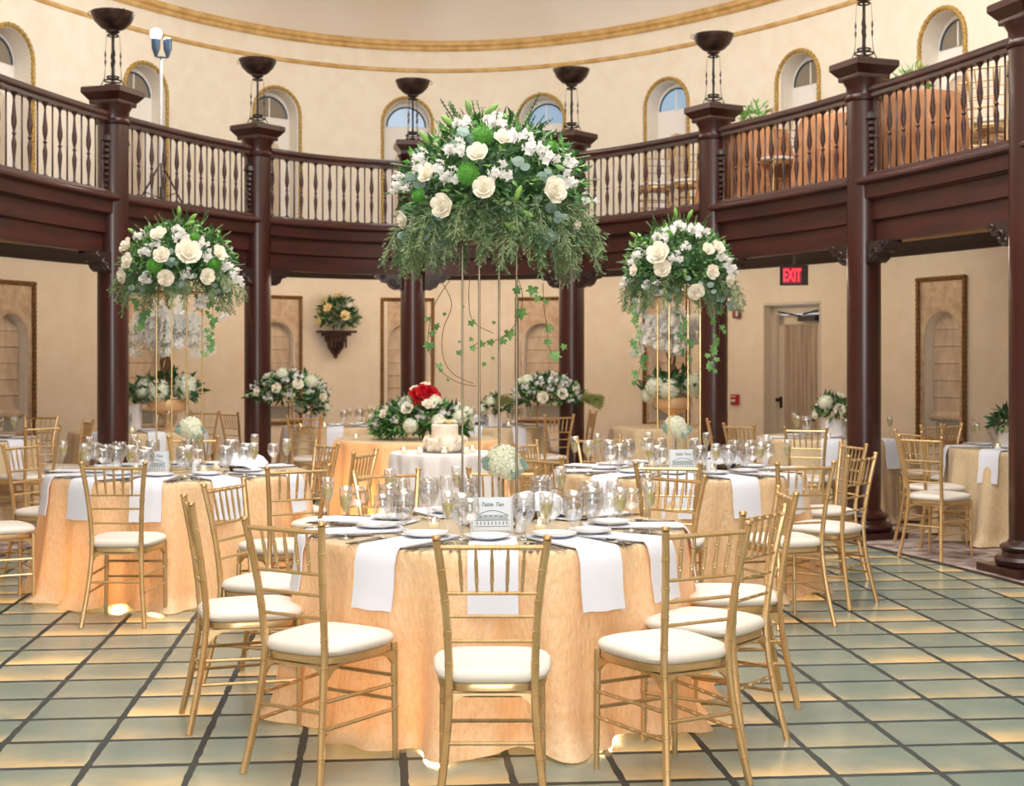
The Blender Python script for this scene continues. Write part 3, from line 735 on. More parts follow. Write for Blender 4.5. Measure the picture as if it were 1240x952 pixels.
for b, f, l in [((2.52, 12.2), T10, 'gold chair in front of the gallery table by the door'), ((2.05, 12.85), T10, 'gold chair seen edge-on below the alarm boxes'),
                ((2.15, 14.1), T10, 'gold chair facing the viewer below the door curtain'), ((4.0, 12.95), T10, 'gold chair whose seat shows just beyond the dark column'),
                ((3.08, 10.72), T11, 'gold chair on the carpet in front of the framed shade'), ((3.22, 11.55), T11, 'gold chair half hidden behind another before the framed shade'),
                ((3.76, 12.75), (4.5, 12.0), 'gold chair seen edge-on below the roll of the framed shade'),
                ((-4.14, 12.55), T6, 'gold chair in front of the table at the far left'), ((-4.33, 13.75), T6, 'gold chair at the side of the far left table'),
                ((-4.95, 14.95), T6, 'gold chair behind the far left table by the wall'),
                ((-3.5, 16.2), T7, 'gold chair with open back beside the orchid arrangement'), ((-3.16, 15.85), (-2.4, 16.6), 'gold chair beside the column, turned from the orchids'),
                ((-2.16, 14.75), T8, 'gold chair before the napkin on the gallery table under the wall bracket'),
                ((-.72, 16.8), T9, 'gold chair behind the red roses'), ((.93, 16.3), T9, 'gold chair seen edge-on right of the column with feathery grass'),
                ((-1.64, 17.25), T8, 'gold chair partly hidden behind the head table garland'), ((.50, 15.0), T9, 'gold chair whose cushion shows left of the grass centrepiece column')]: chair(*b, f, l, G4)
G5 = 'gold chairs up on the balcony'
ub = 3.062
for b, f, l in [(P(955, 14.15), (2.4, 15.3), 'gold balcony chair nearer the column above the exit sign'), (P(985, 14.2), (3.2, 15.2), 'gold balcony chair beside the tan skirted table above the exit sign'),
                (P(1195, 11.9), (4.7, 12.9), 'gold balcony chair near the cut column upstairs'), (P(1182, 12.5), (4.9, 13.4), 'gold balcony chair next to the leafy balcony table'),
                (P(828, 15.9), (2.3, 16.8), 'gold balcony chair behind the rail right of the tall front arrangement'), (P(800, 16.2), (1.6, 17.3), 'gold balcony chair behind the rail, farther from the column')]: chair(*b, f, l, G5, ub)

# ------------------------------------------------------------------ tablecloths and tables
def cloth_mesh(r, seed, H=.765, flare=.07, nf=11, n=260, puddle=.06):
    rnd = random.Random(seed); ph = [rnd.uniform(0, 6.28) for _ in range(5)]; mb = MB()
    prof = [(.0, H), (.3, H), (.6, H), (.9, H), (.975, H), (.992, H - .003), (1.0, H - .012)]
    rows = 22
    for k in range(n):
        pass
    allr = []
    for f, z in prof: allr.append([(r * f, z)] * n if f == 0 else [(r * f, z)] * n)
    for j in range(1, rows + 1):
        t = j / rows; row = []
        for k in range(n):
            a = 2 * PI * k / n
            w = math.sin(nf * a + ph[0] + 1.1 * math.sin(2 * a + ph[1])) + .5 * math.sin((2 * nf + 3) * a + ph[2]) + .35 * math.sin(5 * a + ph[3])
            w = math.copysign(abs(w) ** .8, w)
            amp = .056 * t ** .75 + (.02 * math.exp(-((t - 1) / .08) ** 2))
            rr = r + .006 + flare * t ** 1.2 + amp * w
            z = (H - .012) * (1 - t) + .004
            if t > .93: rr += puddle * (t - .93) / .07 * (.5 + .5 * math.sin(7 * a + ph[4])); z += .012 * abs(math.sin(19 * a))
            z = max(z, .006)
            if j == rows: z = .008 + .022 * max(0, math.sin(9 * a + ph[2]))
            row.append((rr, z))
        allr.append(row)
    mb.v = [(0, 0, H)]
    for row in allr[1:]:
        for k in range(n):
            a = 2 * PI * k / n; mb.v.append((row[k][0] * math.cos(a), row[k][0] * math.sin(a), row[k][1]))
    for k in range(n): mb.f.append((0, 1 + k, 1 + (k + 1) % n))
    m = len(allr) - 1
    for j in range(m - 1):
        for k in range(n): mb.f.append((1 + j * n + k, 1 + (j + 1) * n + k, 1 + (j + 1) * n + (k + 1) % n, 1 + j * n + (k + 1) % n))
    return mb
tleg = MB().tube([(0, 0, 0), (0, 0, .73)], .02, 8).mesh('leg', M['black'])
def table(c, r, lab, seed, clabel, cm='cloth', z=0, H=.765):
    t = empty('banquet_table', (c[0], c[1], z), 0, lab, 'table', 'round banquet tables under their cloths')
    MB().lathe([(0, .735), (r - .02, .735), (r - .015, .745), (r - .02, H - .006), (0, H - .006)], 48).build('tabletop', M['darkwood'], t)
    for k in range(4):
        a = PI / 4 + k * PI / 2; put('leg', tleg, t, (math.cos(a) * r * .5, math.sin(a) * r * .5, 0))
    o = cloth_mesh(r, seed, H).build('tablecloth', M[cm], loc=(c[0], c[1], z), angle=None)
    tag(o, clabel, 'tablecloth', 'floor-length tablecloths')
    return t
TB = [(T1, .835, 'round table of the front group, hidden by its cloth', 3, 'peach crushed satin cloth on the front table, reaching the floor'),
      (T2, .84, 'round table under the tall flowers before the orchids', 5, 'orange lit satin cloth on the table with the napkin basket'),
      (T3, .84, 'round table under the tall flowers near the exit door', 8, 'pale peach satin cloth on the table before the dark column'),
      (T5, .78, 'head table behind the cake', 11, 'orange satin cloth on the head table behind the cake'),
      (T6, .66, 'gallery table at the far left wall', 12, 'peach cloth of the gallery table cut by the left edge'),
      (T7, .70, 'gallery table carrying the orchids near the lamp stand column', 13, 'peach cloth of the gallery table carrying the cascading orchids'),
      (T8, .62, 'gallery table under the flower bracket', 14, 'peach cloth of the gallery table under the flower bracket'),
      (T9, .55, 'gallery table with the feathery grass centrepiece', 15, 'peach cloth under the feathery grass centrepiece'),
      (T10, .75, 'gallery table between the door and the dark column', 16, 'peach cloth of the gallery table holding the white flower box'),
      (T11, .75, 'gallery table in front of the last wall bay', 17, 'peach cloth of the gallery table beyond the cut column'),
      (T12, .70, 'gallery table carrying the second orchids', 18, 'peach cloth of the gallery table with the second orchid arrangement')]
for a in TB: table(*a)
CK = (-.56, 11.45)
table(CK, .42, 'small round cake table', 21, 'white cloth on the small cake table', 'whitecloth')
UP = [((P(905, 14.75)), 'balcony table beside the column above the exit sign', 'tan skirt of the balcony table above the exit sign'),
      ((P(1108, 12.75)), 'balcony table behind the rail over the framed shade', 'tan skirt of the balcony table over the framed shade'),
      ((P(1022, 13.9)), 'balcony table hidden behind the column top', 'tan skirt of the balcony table beside the column cap with the lamp'),]
for i, (c, a, b) in enumerate(UP): table(c, .42, a, 30 + i, b, 'upcloth', ub - .002, .80)

# ------------------------------------------------------------------ tableware meshes
def glass_set():
    S = {}
    S['goblet'] = MB().lathe([(0, 0), (.036, 0), (.036, .002), (.012, .006), (.006, .018), (.007, .034), (.012, .045), (.026, .060), (.038, .085), (.044, .112), (.043, .140), (.039, .168), (.0375, .168), (.0415, .140), (.042, .112), (.036, .086), (.024, .064), (0, .055)], 20).mesh('goblet', M['frost'])
    S['wine'] = MB().lathe([(0, 0), (.034, 0), (.034, .002), (.006, .006), (.0035, .02), (.0035, .075), (.012, .083), (.028, .098), (.035, .118), (.034, .14), (.030, .162), (.029, .162), (.0325, .14), (.0335, .118), (.026, .1), (.01, .088), (0, .086)], 20).mesh('wine', M['glass'])
    S['flute'] = MB().lathe([(0, 0), (.032, 0), (.032, .002), (.006, .006), (.0035, .02), (.004, .085), (.010, .098), (.021, .125), (.026, .16), (.026, .20), (.025, .20), (.0245, .16), (.0195, .127), (.008, .103), (0, .10)], 20).mesh('flute', M['glass'])
    S['fluteL'] = MB().lathe([(0, .102), (.008, .105), (.0185, .128), (.0232, .155), (.0232, .160), (0, .160)], 16).mesh('champagne', M['wine'])
    S['gobletL'] = MB().lathe([(0, .058), (.023, .066), (.035, .088), (.0405, .112), (.040, .132), (0, .132)], 16).mesh('water', M['water'])
    S['plate'] = MB().lathe([(0, .004), (.06, .004), (.075, .008), (.105, .018), (.107, .019), (.106, .015), (.075, .003), (.06, 0), (0, 0)], 36).mesh('plate', M['china'])
    k = MB(); k.box((0, -.06, .004), (.014, .10, .005)); k.box((0, .05, .003), (.018, .12, .002)); S['knife'] = k.mesh('knife', M['steel'], False)
    f = MB(); f.box((0, -.05, .004), (.008, .12, .003)); f.box((0, .025, .004), (.022, .03, .003))
    for q in range(4): f.box((-.009 + q * .006, .06, .005), (.003, .045, .002))
    S['fork'] = f.mesh('fork', M['steel'], False)
    sp = MB(); sp.box((0, -.05, .004), (.008, .12, .003)); sp.lathe([(0, 0), (.014, .002), (.02, .006), (0, .003)], 12, (0, .03, .002)); S['spoon'] = sp.mesh('spoon', M['steel'])
    return S
GS = glass_set()
TZ = .768
def napkin_mesh(r_edge, inner=.40, w=.195, drop=.235, rt=.0):
    mb = MB(); pts = [(inner, .010), (r_edge - .02, .010), (r_edge, .006), (r_edge + .016, -.012), (r_edge + .022 + .01, -.06), (r_edge + .036, -drop * .6), (r_edge + .052, -drop)]
    n = 7
    for lay, s in ((0, 0), (1, -1)):
        for d_, z in pts:
            for k in range(n):
                x = -w / 2 + w * k / (n - 1); rr = d_ - (x * x) / (2 * r_edge) * (1 if d_ > r_edge - .03 else 0)
                mb.v.append((x * (1 + .03 * math.sin(k * 2.)), -rr + (.007 if lay else 0), z + (-.006 if lay and d_ < r_edge else 0) + .002 * math.sin(k * 1.7)))
    m = len(pts)
    for i in range(m - 1):
        for k in range(n - 1):
            mb.f.append((i * n + k, i * n + k + 1, (i + 1) * n + k + 1, (i + 1) * n + k))
            q = m * n; mb.f.append((q + i * n + k, q + (i + 1) * n + k, q + (i + 1) * n + k + 1, q + i * n + k + 1))
    # close the rim
    q = m * n
    rim = [(i * n, (i + 1) * n) for i in range(m - 1)]
    for a, b in rim: mb.f.append((a, b, b + q, a + q)); mb.f.append((b + n - 1, a + n - 1, a + n - 1 + q, b + n - 1 + q))
    mb.f.append(tuple((m - 1) * n + k for k in (0, n - 1)) + tuple(q + (m - 1) * n + k for k in (n - 1, 0)))
    mb.f.append(tuple(k for k in (n - 1, 0)) + tuple(q + k for k in (0, n - 1)))
    return mb.mesh('napkin', M['napkin'], True, 50)
NAP = napkin_mesh(.84); NAPS = napkin_mesh(.75, .35, .18, .26)
GSC = {'goblet': 1.12, 'wine': 1.12, 'flute': 1.08, 'knife': 1.15, 'fork': 1.15, 'spoon': 1.15, 'plate': .9}
NAPX = {T9: napkin_mesh(.55, .25, .16, .26), T8: napkin_mesh(.62, .3, .18, .26), T6: napkin_mesh(.66, .35, .18, .26), T7: napkin_mesh(.70, .35, .18, .26)}
RAD = {T9: .55, T8: .62, T6: .66, T7: .70}
def item(name, me, c, phi, r, t, label, cat, group, rz=0, liquid=None, z=TZ, lname='champagne'):
    """phi: direction of the setting from the table centre; r: distance; t: shift to the sitter's right"""
    ux, uy = math.cos(phi), math.sin(phi); tx, ty = -uy, ux
    o = put(name, me, None, (c[0] + ux * r + tx * t, c[1] + uy * r + ty * t, z), phi + PI / 2 + rz)
    k = GSC.get(me.name.split('.')[0], 1); o.scale = (k, k, k)
    tag(o, label, cat, group)
    if liquid is not None: put(lname, liquid, o)
    return o
RN = random.Random(7)
def setting(c, phi, nap, where, tname, full=True, nofl=False):
    item('napkin', nap, c, phi, 0, 0, 'long white hanging napkin, %s' % where, 'napkin', 'white napkins on ' + tname)
    R = RAD.get(c, .84 if nap is NAP else .75)
    j = lambda a: RN.uniform(-a, a)
    item('plate', GS['plate'], c, phi, R - .33, -.02 + j(.02), 'round white plate on the napkin, %s' % where, 'plate', 'white plates on ' + tname, z=TZ + .012)
    if full:
        for k, (nm, tt) in enumerate((('fork', -.165), ('fork', -.135), ('knife', .125), ('knife', .15), ('spoon', .178))):
            item(nm, GS[nm], c, phi, R - .14 + j(.01), tt, 'silver %s beside the napkin, %s' % (nm, where), nm, 'cutlery on ' + tname, rz=j(.05) + (0 if nm != 'x' else 0))
        item('water_goblet', GS['goblet'], c, phi + .30 + j(.03), R - .38 + j(.02), 0, 'large cut glass water goblet, %s' % where, 'glass', 'water goblets on ' + tname, liquid=GS['gobletL'], lname='water')
        item('wine_glass', GS['wine'], c, phi + .40 + j(.03), R - .24 + j(.02), 0, 'empty clear wine glass, %s' % where, 'glass', 'wine glasses on ' + tname)
        item('champagne_glass', GS['flute'], c, phi + .31 + j(.03), R - .12 + j(.015), 0, 'stemmed glass of pale champagne, %s' % where, 'glass', 'champagne glasses on ' + tname, liquid=GS['fluteL'])
    else:
        item('water_goblet', GS['goblet'], c, phi + .32, R - .34, 0, 'large cut glass water goblet, %s' % where, 'glass', 'water goblets on ' + tname)
        item('champagne_glass', GS['flute'], c, phi + .36, R - .18, 0, 'stemmed glass of pale champagne, %s' % where, 'glass', 'champagne glasses on ' + tname, liquid=GS['fluteL'])
def ang(c, b): return math.atan2(b[1] - c[1], b[0] - c[0])
names1 = ['front table, before the front middle chair', 'front table, before the chair left of the middle', 'front table, before the outermost left chair', 'front table, before the back left chair',
          'front table, far side toward the cake', 'front table, far side behind the vase', 'front table, back right', 'front table, right end', 'front table, before the edge-on right chair', 'front table, before the chair right of the middle']
for (b, l), w in zip(C1L, names1): setting(T1, ang(T1, b), NAP, w, 'the front table')
D = math.radians
for a, w in zip([-90, -57, -18, 40, 76, 110, 142, 180, -150, -120], ['front middle', 'front right', 'right end', 'back right', 'far side by the basket', 'far side by the column', 'back left', 'left end', 'front left corner', 'left of the front middle']):
    setting(T2, D(a), NAP, 'basket table, ' + w, 'the table with the napkin basket')
for a, w in zip([-97, -68, -38, 8, 50, 82, 116, 152, -168, -130], ['front middle', 'front right', 'right front corner', 'right end', 'back right', 'far side right', 'far side left', 'back left', 'left end', 'front left']):
    setting(T3, D(a), NAP, 'table before the dark column, ' + w, 'the table before the dark column')
for c, tn, angs in [(T6, 'the far left gallery table', [-85, -30, 30, 90]), (T7, 'the orchid gallery table', [-60, -110, 0]), (T8, 'the gallery table under the bracket', [-85, -35, -140, 20]), (T9, 'the grass centrepiece table', [-65, -115, -20, -160]),
                     (T10, 'the white flower box table', [-105, -160, -60, 100]), (T11, 'the table beyond the cut column', [-140, -100, 170, 120])]:
    for a, w in zip(angs, ['first place', 'second place', 'third place', 'fourth place']):
        setting(c, D(a), NAPX.get(c, NAPS), '%s, %s' % (w, tn), tn, full=False)

# votive candles
vg = MB().lathe([(0, 0), (.024, 0), (.03, .05), (.0285, .05), (.023, .004), (0, .004)], 16).mesh('votive_holder', M['glass'])
vw = MB().lathe([(0, .004), (.022, .005), (.024, .028), (0, .028)], 16).mesh('wax', M['wax'])
vf = MB().lathe([(0, .028), (.004, .033), (.005, .038), (.002, .048), (0, .052)], 8).mesh('flame', M['flame'])
def candle(x, y, label, z=TZ):
    o = put('votive_candle', vg, None, (x, y, z)); tag(o, label, 'candle', 'votive candles'); put('wax', vw, o); put('flame', vf, o)
for c, q in ((T1, 'front table'), (T2, 'table with the napkin basket'), (T3, 'table before the dark column')):
    for dx, dy, w in ((-.26, -.10, 'left of the stand'), (.20, -.18, 'before the stand, beside the shaker'), (.22, .12, 'behind the stand, right'), (-.15, .27, 'behind the stand')): candle(c[0] + dx, c[1] + dy, 'lit votive on the %s, %s' % (q, w))
for px, w in ((489, 'outermost left of the cake'), (508, 'left of the cake'), (538, 'in front of the cake'), (565, 'right of the cake'), (572, 'outermost right of the cake')):
    x, y = P(px, 11.22 if px < 570 else 11.4); candle(x, y, 'lit votive candle on the white cake cloth, ' + w)
for px, D_, w in ((160, 14.5, 'orchid gallery table'), (364, 15.5, 'gallery table under the bracket, left one'), (393, 15.5, 'gallery table under the bracket, right one'), (431, 13.2, 'head table end'), (616, 15.8, 'grass centrepiece table'), (1208, 11.7, 'table beyond the cut column'), (1003, 13.3, 'white box table')):
    x, y = P(px, D_); candle(x, y, 'lit votive candle on the ' + w)

# table signs, shakers, bread baskets
def sign(x, y, rz, label, sx=1):
    s = empty('table_sign', (x, y, TZ), rz, label, 'sign', 'table signs in clear holders')
    MB().box((0, .006, .075), (.185, .004, .15)).build('acrylic_holder', M['acrylic'], s, smooth=False)
    MB().box((0, 0, .078), (.165, .002, .14)).build('card', M['paper'], s, smooth=False)
    a = MB()
    # line drawing of an arcaded hall under a low dome
    a.tube([(-.07 + .14 * k / 12, -.002, .072 + .022 * math.sin(PI * k / 12)) for k in range(13)], .0012, 4)
    a.box((0, -.0015, .052), (.15, .001, .002)); a.box((0, -.0015, .026), (.15, .001, .002))
    for k in range(9): a.box((-.064 + k * .016, -.0015, .040), (.0035, .001, .014))
    for k in range(5): a.box((-.05 + k * .022, -.0015, .066 + .006 * math.sin(PI * k / 4)), (.006, .001, .006))
    a.build('drawing', M['ink'], s, smooth=False)
    MB().box((0, -.0012, .064), (.135, .001, .022)).build('drawing_wash', M['paleink'], s, smooth=False)
    text('lettering', 'Table Ten' if sx == 1 else 'Table Two', .024, M['ink'], s, (0, -.0025, .112), shear=.35)
sign(-.085, 6.06, .12, 'printed table card with a hall drawing on the front table')
sign(-2.3, 9.15, -.1, 'white table sign before the stand by the napkin basket', 2)
sign(T3[0] + .0, T3[1] - .22, .1, 'pale table sign before the second tall stand', 2)
shk = MB().lathe([(0, 0), (.022, 0), (.022, .012), (.013, .07), (.010, .086), (0, .088)], 12).mesh('shaker', M['china'])
shc = MB().lathe([(.010, .084), (.010, .094), (.004, .10), (0, .10)], 10).mesh('shaker_cap', M['steel'])
for x, y, l in ((.035, 6.05, 'white salt shaker beside the card on the front table'), (-.17, 6.42, 'white shaker behind the stand on the front table'), (-2.04, 9.12, 'white shaker beside the napkin basket'), (T3[0] + .17, T3[1] - .25, 'white shaker beside the pale table sign')):
    o = put('salt_shaker', shk, None, (x, y, TZ)); tag(o, l, 'shaker', 'white shakers'); put('shaker_cap', shc, o)
def basket(x, y, rz, label):
    b = empty('bread_basket', (x, y, TZ), rz, label, 'basket', 'napkin lined bread baskets')
    MB().lathe([(0, 0), (.085, 0), (.11, .06), (.106, .06), (.08, .006), (0, .006)], 24).build('basket', M['steel'], b)
    rn = random.Random(int(abs(x * 100))); mb = MB(); n = 36; rows = 9
    for j in range(rows):
        f = j / (rows - 1)
        for k in range(n):
            a = 2 * PI * k / n; w = math.sin(3 * a + 1) * .5 + math.sin(5 * a + 2.2) * .3 + math.sin(9 * a) * .2
            rr = .135 * (1 - f ** 1.6) + .01 * w * (1 - f); z = .04 + .075 * math.sin(f * PI / 2) + .018 * w * (1 - f) + (.012 * math.sin(4 * a) if 2 < j < rows - 1 else 0)
            mb.v.append((rr * 1.2 * math.cos(a), rr * math.sin(a), z))
    for j in range(rows - 1):
        for k in range(n): mb.f.append((j * n + k, j * n + (k + 1) % n, (j + 1) * n + (k + 1) % n, (j + 1) * n + k))
    mb.build('napkin_cover', M['napkin'], b)
basket(.10, 6.62, .2, 'bread basket covered with a white napkin on the front table')
basket(-1.78, 9.42, -.2, 'bread basket heaped with white napkin under the tall flowers')
basket(T3[0] + .3, T3[1] + .1, .5, 'bread basket with white napkin before the dark column')
basket(*P(580, 16.1), 0, 'bread basket with white napkin on the gallery table behind the head table')

# ------------------------------------------------------------------ flowers
def rose_mesh(m, seed=1):
    rn = random.Random(seed); mb = MB()
    def petal(a0, width, h, r0, r1, lean, curl):
        n = 6; rows = 6; base = len(mb.v)
        for j in range(rows):
            f = j / (rows - 1)
            for k in range(n):
                g = k / (n - 1) * 2 - 1; a = a0 + g * width * (.55 + .45 * math.sin(PI * min(f * .8 + .15, 1)))
                r = r0 + (r1 - r0) * f ** .8 + curl * max(0, f - .7) * 2; z = h * f - abs(g) ** 3 * h * .28 * f + lean * f
                mb.v.append((r * math.cos(a), r * math.sin(a), z))
        for j in range(rows - 1):
            for k in range(n - 1): mb.f.append((base + j * n + k, base + j * n + k + 1, base + (j + 1) * n + k + 1, base + (j + 1) * n + k))
    for k in range(3): petal(k * 2.1, 1.3, .95, .05, .16, 0, .0)
    for k in range(4): petal(k * 1.57 + .4, 1.0, .98, .12, .34, -.05, .05)
    for k in range(5): petal(k * 1.26 + .2, .85, .92, .2, .58, -.1, .16)
    for k in range(6): petal(k * 1.05 + .7, .72, .78, .25, .85, -.15, .25)
    mb.lathe([(0, -.1), (.35, 0), (.6, .3), (.5, .4), (0, .55)], 12)
    return mb.mesh('rose', m, True, None)
ROSE = rose_mesh(M['rose']); RROSE = rose_mesh(M['red']); YROSE = rose_mesh(M['yellowrose'])
def blossom_mesh(m, n, seed, size=.34, flat=.9, petals=4):
    """a head of small petalled florets over a ball of radius 1"""
    rn = random.Random(seed); mb = MB(); mb.lathe([(.001, -.8), (.5, -.6), (.78, 0), (.55, .55), (.001, .78)], 10)
    for i in range(n):
        z = 1 - 2 * (i + .5) / n; z = max(z, -.75) if True else z; a = i * 2.39996; r = math.sqrt(max(0, 1 - z * z))
        d_ = Vector((r * math.cos(a), r * math.sin(a), z * flat)).normalized(); c = d_ * rn.uniform(.84, 1.02)
        t = d_.cross(Vector((0, 0, 1)) if abs(d_.z) < .9 else Vector((1, 0, 0))).normalized(); b = d_.cross(t); ro = rn.uniform(0, 1.5)
        for p in range(petals):
            an = ro + p * 2 * PI / petals; u = t * math.cos(an) + b * math.sin(an); v = -t * math.sin(an) + b * math.cos(an)
            s = size * rn.uniform(.85, 1.1)
            mb.add([c, c + u * s * .5 + v * s * .36 + d_ * .06 * s, c + u * s * .95 + d_ * .22 * s * rn.random(), c + u * s * .5 - v * s * .36 + d_ * .06 * s], [(0, 1, 2, 3)])
    return mb.mesh('blossom', m, True, None)
HYD = blossom_mesh(M['hyd'], 90, 3); 
def cluster_mesh(n, seed, size, spread=(.45, 1.05)):
    rn = random.Random(seed); mb = MB()
    for i in range(n):
        d_ = Vector((rn.gauss(0, 1), rn.gauss(0, 1), rn.gauss(.35, .8))).normalized(); c = d_ * rn.uniform(*spread)
        f = (d_ + Vector((rn.uniform(-.5, .5), rn.uniform(-.5, .5), rn.uniform(-.5, .5)))).normalized()
        t = f.cross(Vector((.1, .3, 1))).normalized(); b = f.cross(t); ro = rn.uniform(0, 1.5); s = size * rn.uniform(.75, 1.15)
        for p in range(5):
            an = ro + p * 2 * PI / 5; u = t * math.cos(an) + b * math.sin(an); v = -t * math.sin(an) + b * math.cos(an); lift = rn.uniform(.1, .5)
            mb.add([c - f * .1 * s, c + u * s * .5 + v * s * .40 + f * .16 * s, c + u * s * .95 + f * lift * s, c + u * s * .5 - v * s * .40 + f * .16 * s, c + u * s * .5 + f * .03 * s], [(0, 1, 4), (1, 2, 4), (2, 3, 4), (3, 0, 4)])
        mb.tube([c - f * .12 * s, -c * .1], .035, 4)
    return mb.mesh('blossom', M['white_petal'], True, None)
STOCK = cluster_mesh(17, 4, .48); ORCH = cluster_mesh(6, 6, .85, (.2, .75)); ORCH.materials.clear(); ORCH.materials.append(M['orchid'])
def pompon_mesh():
    rn = random.Random(5); mb = MB(); mb.lathe([(.001, -.7), (.6, -.4), (.75, 0), (.6, .4), (.001, .7)], 10)
    for i in range(260):
        z = 1 - 2 * (i + .5) / 260; a = i * 2.39996; r = math.sqrt(1 - z * z); d_ = Vector((r * math.cos(a), r * math.sin(a), z)); t = d_.cross(Vector((.3, .2, 1))).normalized() * .05
        e = d_ * rn.uniform(.95, 1.08) + Vector((rn.uniform(-.08, .08), rn.uniform(-.08, .08), rn.uniform(-.08, .08)))
        mb.add([d_ * .7 - t, d_ * .7 + t, e], [(0, 1, 2)])
    return mb.mesh('green_pompon', M['pompon'], False)
POM = pompon_mesh()
budp = MB().lathe([(.001, 0), (.10, .08), (.18, .35), (.19, .6), (.12, .85), (.001, 1)], 8); BUD = budp.mesh('lily_bud', M['bud'])
def leaf_quad(mb, p, d_, up, L, W, fold=.15, bend=.2):
    d_ = d_.normalized(); s = d_.cross(up)
    if s.length < 1e-3: s = d_.cross(Vector((1, .2, 0)))
    s.normalize(); n = s.cross(d_)
    mid = p + d_ * L * .45 + n * L * .02; tip = p + d_ * L - n * L * bend
    mb.add([p, mid + s * W * .5 + n * W * fold, tip, mid - s * W * .5 + n * W * fold, mid + d_ * L * .05], [(0, 1, 4), (1, 2, 4), (2, 3, 4), (3, 0, 4)])
def disc_leaf(mb, p, d_, r, rn):
    d_ = d_.normalized(); t = d_.cross(Vector((.1, .2, 1))).normalized(); b = d_.cross(t)
    vs = [p] + [p + (t * math.cos(2 * PI * k / 9) + b * math.sin(2 * PI * k / 9) * .85) * r + d_ * r * .12 * math.cos(4 * PI * k / 9) for k in range(9)]
    mb.add(vs, [(0, 1 + k, 1 + (k + 1) % 9) for k in range(9)])
def _x(): pass
def rvec(rn): return Vector((rn.gauss(0, 1), rn.gauss(0, 1), rn.gauss(0, 1))).normalized()
def dome_leaves(n, rx, ry, rz_, rn, L=(.05, .09), W=.35, zmin=-.35, inner=.55, out=.7, droop=0.):
    mb = MB()
    for _ in range(n):
        d_ = rvec(rn)
        while d_.z < zmin: d_ = rvec(rn)
        f = rn.uniform(inner, 1.0); p = Vector((d_.x * rx * f, d_.y * ry * f, d_.z * rz_ * f)); l = rn.uniform(*L)
        leaf_quad(mb, p, d_ * out + rvec(rn) * .7 + Vector((0, 0, -droop)), rvec(rn), l, l * W * rn.uniform(.8, 1.2), .15, rn.uniform(0, .3))
    return mb
def sprig(mb, p0, d_, n, L, W, step, rn, droop=.1):
    p = Vector(p0); d_ = d_.normalized(); pts = [p.copy()]
    for i in range(n):
        d_ = (d_ + Vector((0, 0, -droop)) + rvec(rn) * .08).normalized(); p = p + d_ * step; pts.append(p.copy())
        s = d_.cross(Vector((0, .3, 1))).normalized()
        for sg in (-1, 1): leaf_quad(mb, p, d_ * .5 + s * sg, Vector((0, 0, 1)) + rvec(rn) * .4, L * (1 - .5 * i / n), W * (1 - .5 * i / n))
    mb.tube(pts, .0025, 4)
def cedar(mb, p0, d_, rn, n=16, step=.022, droop=.13, size=.05):
    p = Vector(p0); d_ = d_.normalized(); pts = [p.copy()]
    for i in range(n):
        d_ = (d_ + Vector((0, 0, -droop)) + rvec(rn) * .06).normalized(); p = p + d_ * step; pts.append(p.copy())
        s = d_.cross(rvec(rn)).normalized()
        for sg in (-1, 1):
            q = p.copy(); e = (d_ * .8 + s * sg * .9 + Vector((0, 0, -.25))).normalized(); l = size * (1 - .55 * i / n) * rn.uniform(.7, 1.2)
            for k in range(4):
                qq = q + e * l * k / 4; s2 = e.cross(rvec(rn)).normalized()
                leaf_quad(mb, qq, e * .8 + s2 * .55, s2, l * .42, .0075, 0, 0); leaf_quad(mb, qq, e * .8 - s2 * .55, s2, l * .42, .0075, 0, 0)
            leaf_quad(mb, q + e * l * .8, e, s, l * .4, .007, 0, 0)
    mb.tube(pts, .003, 4)
def ivy_leaf(mb, p, r, rn, face=None):
    f = (face or Vector((rn.uniform(-.5, .5), -1, rn.uniform(-.3, .5)))).normalized(); t = f.cross(Vector((rn.uniform(-.5, .5), 0, 1))).normalized(); b = t.cross(f)
    sh = [(0, -.2), (.28, -.5), (.75, -.35), (.55, .05), (.95, .45), (.4, .45), (0, 1.1), (-.4, .45), (-.95, .45), (-.55, .05), (-.75, -.35), (-.28, -.5)]
    a0 = rn.uniform(2.5, 3.8); ca, sa = math.cos(a0), math.sin(a0)
    vs = [Vector(p) + f * r * .1] + [Vector(p) + t * (x * ca - y * sa) * r + b * (x * sa + y * ca) * r for x, y in sh]
    mb.add(vs, [(0, 1 + k, 1 + (k + 1) % 12) for k in range(12)])
def ivy_vine(par, pts, leaves, rn, name='ivy_vine'):
    v = MB(); pp = [Vector(p) for p in pts]; fine = []
    for i in range(len(pp) - 1):
        p0, p1, p2, p3 = pp[max(i - 1, 0)], pp[i], pp[i + 1], pp[min(i + 2, len(pp) - 1)]
        for k in range(6):
            t = k / 6; fine.append(.5 * ((2 * p1) + (-p0 + p2) * t + (2 * p0 - 5 * p1 + 4 * p2 - p3) * t * t + (-p0 + 3 * p1 - 3 * p2 + p3) * t ** 3))
    fine.append(pp[-1]); v.tube(fine, .0016, 4); st = v.build(name, M['vine'], par)
    l = MB()
    for p, r in leaves: ivy_leaf(l, Vector(p), r, rn)
    l.build('ivy_leaves', M['ivy'], st, smooth=False)
def orient(o, d_, s):
    o.rotation_mode = 'QUATERNION'; o.rotation_quaternion = Vector(d_).normalized().to_track_quat('Z', 'Y'); o.scale = (s, s, s)
def flower(name, me, par, p, r, d_=None):
    o = put(name, me, par, p); orient(o, d_ if d_ is not None else Vector(p) + Vector((0, -.15, .05)), r); return o
def dome_y(x, z, rx, ry, rz_):
    q = 1 - (x / rx) ** 2 - (z / rz_) ** 2; return -ry * math.sqrt(max(q, .03))

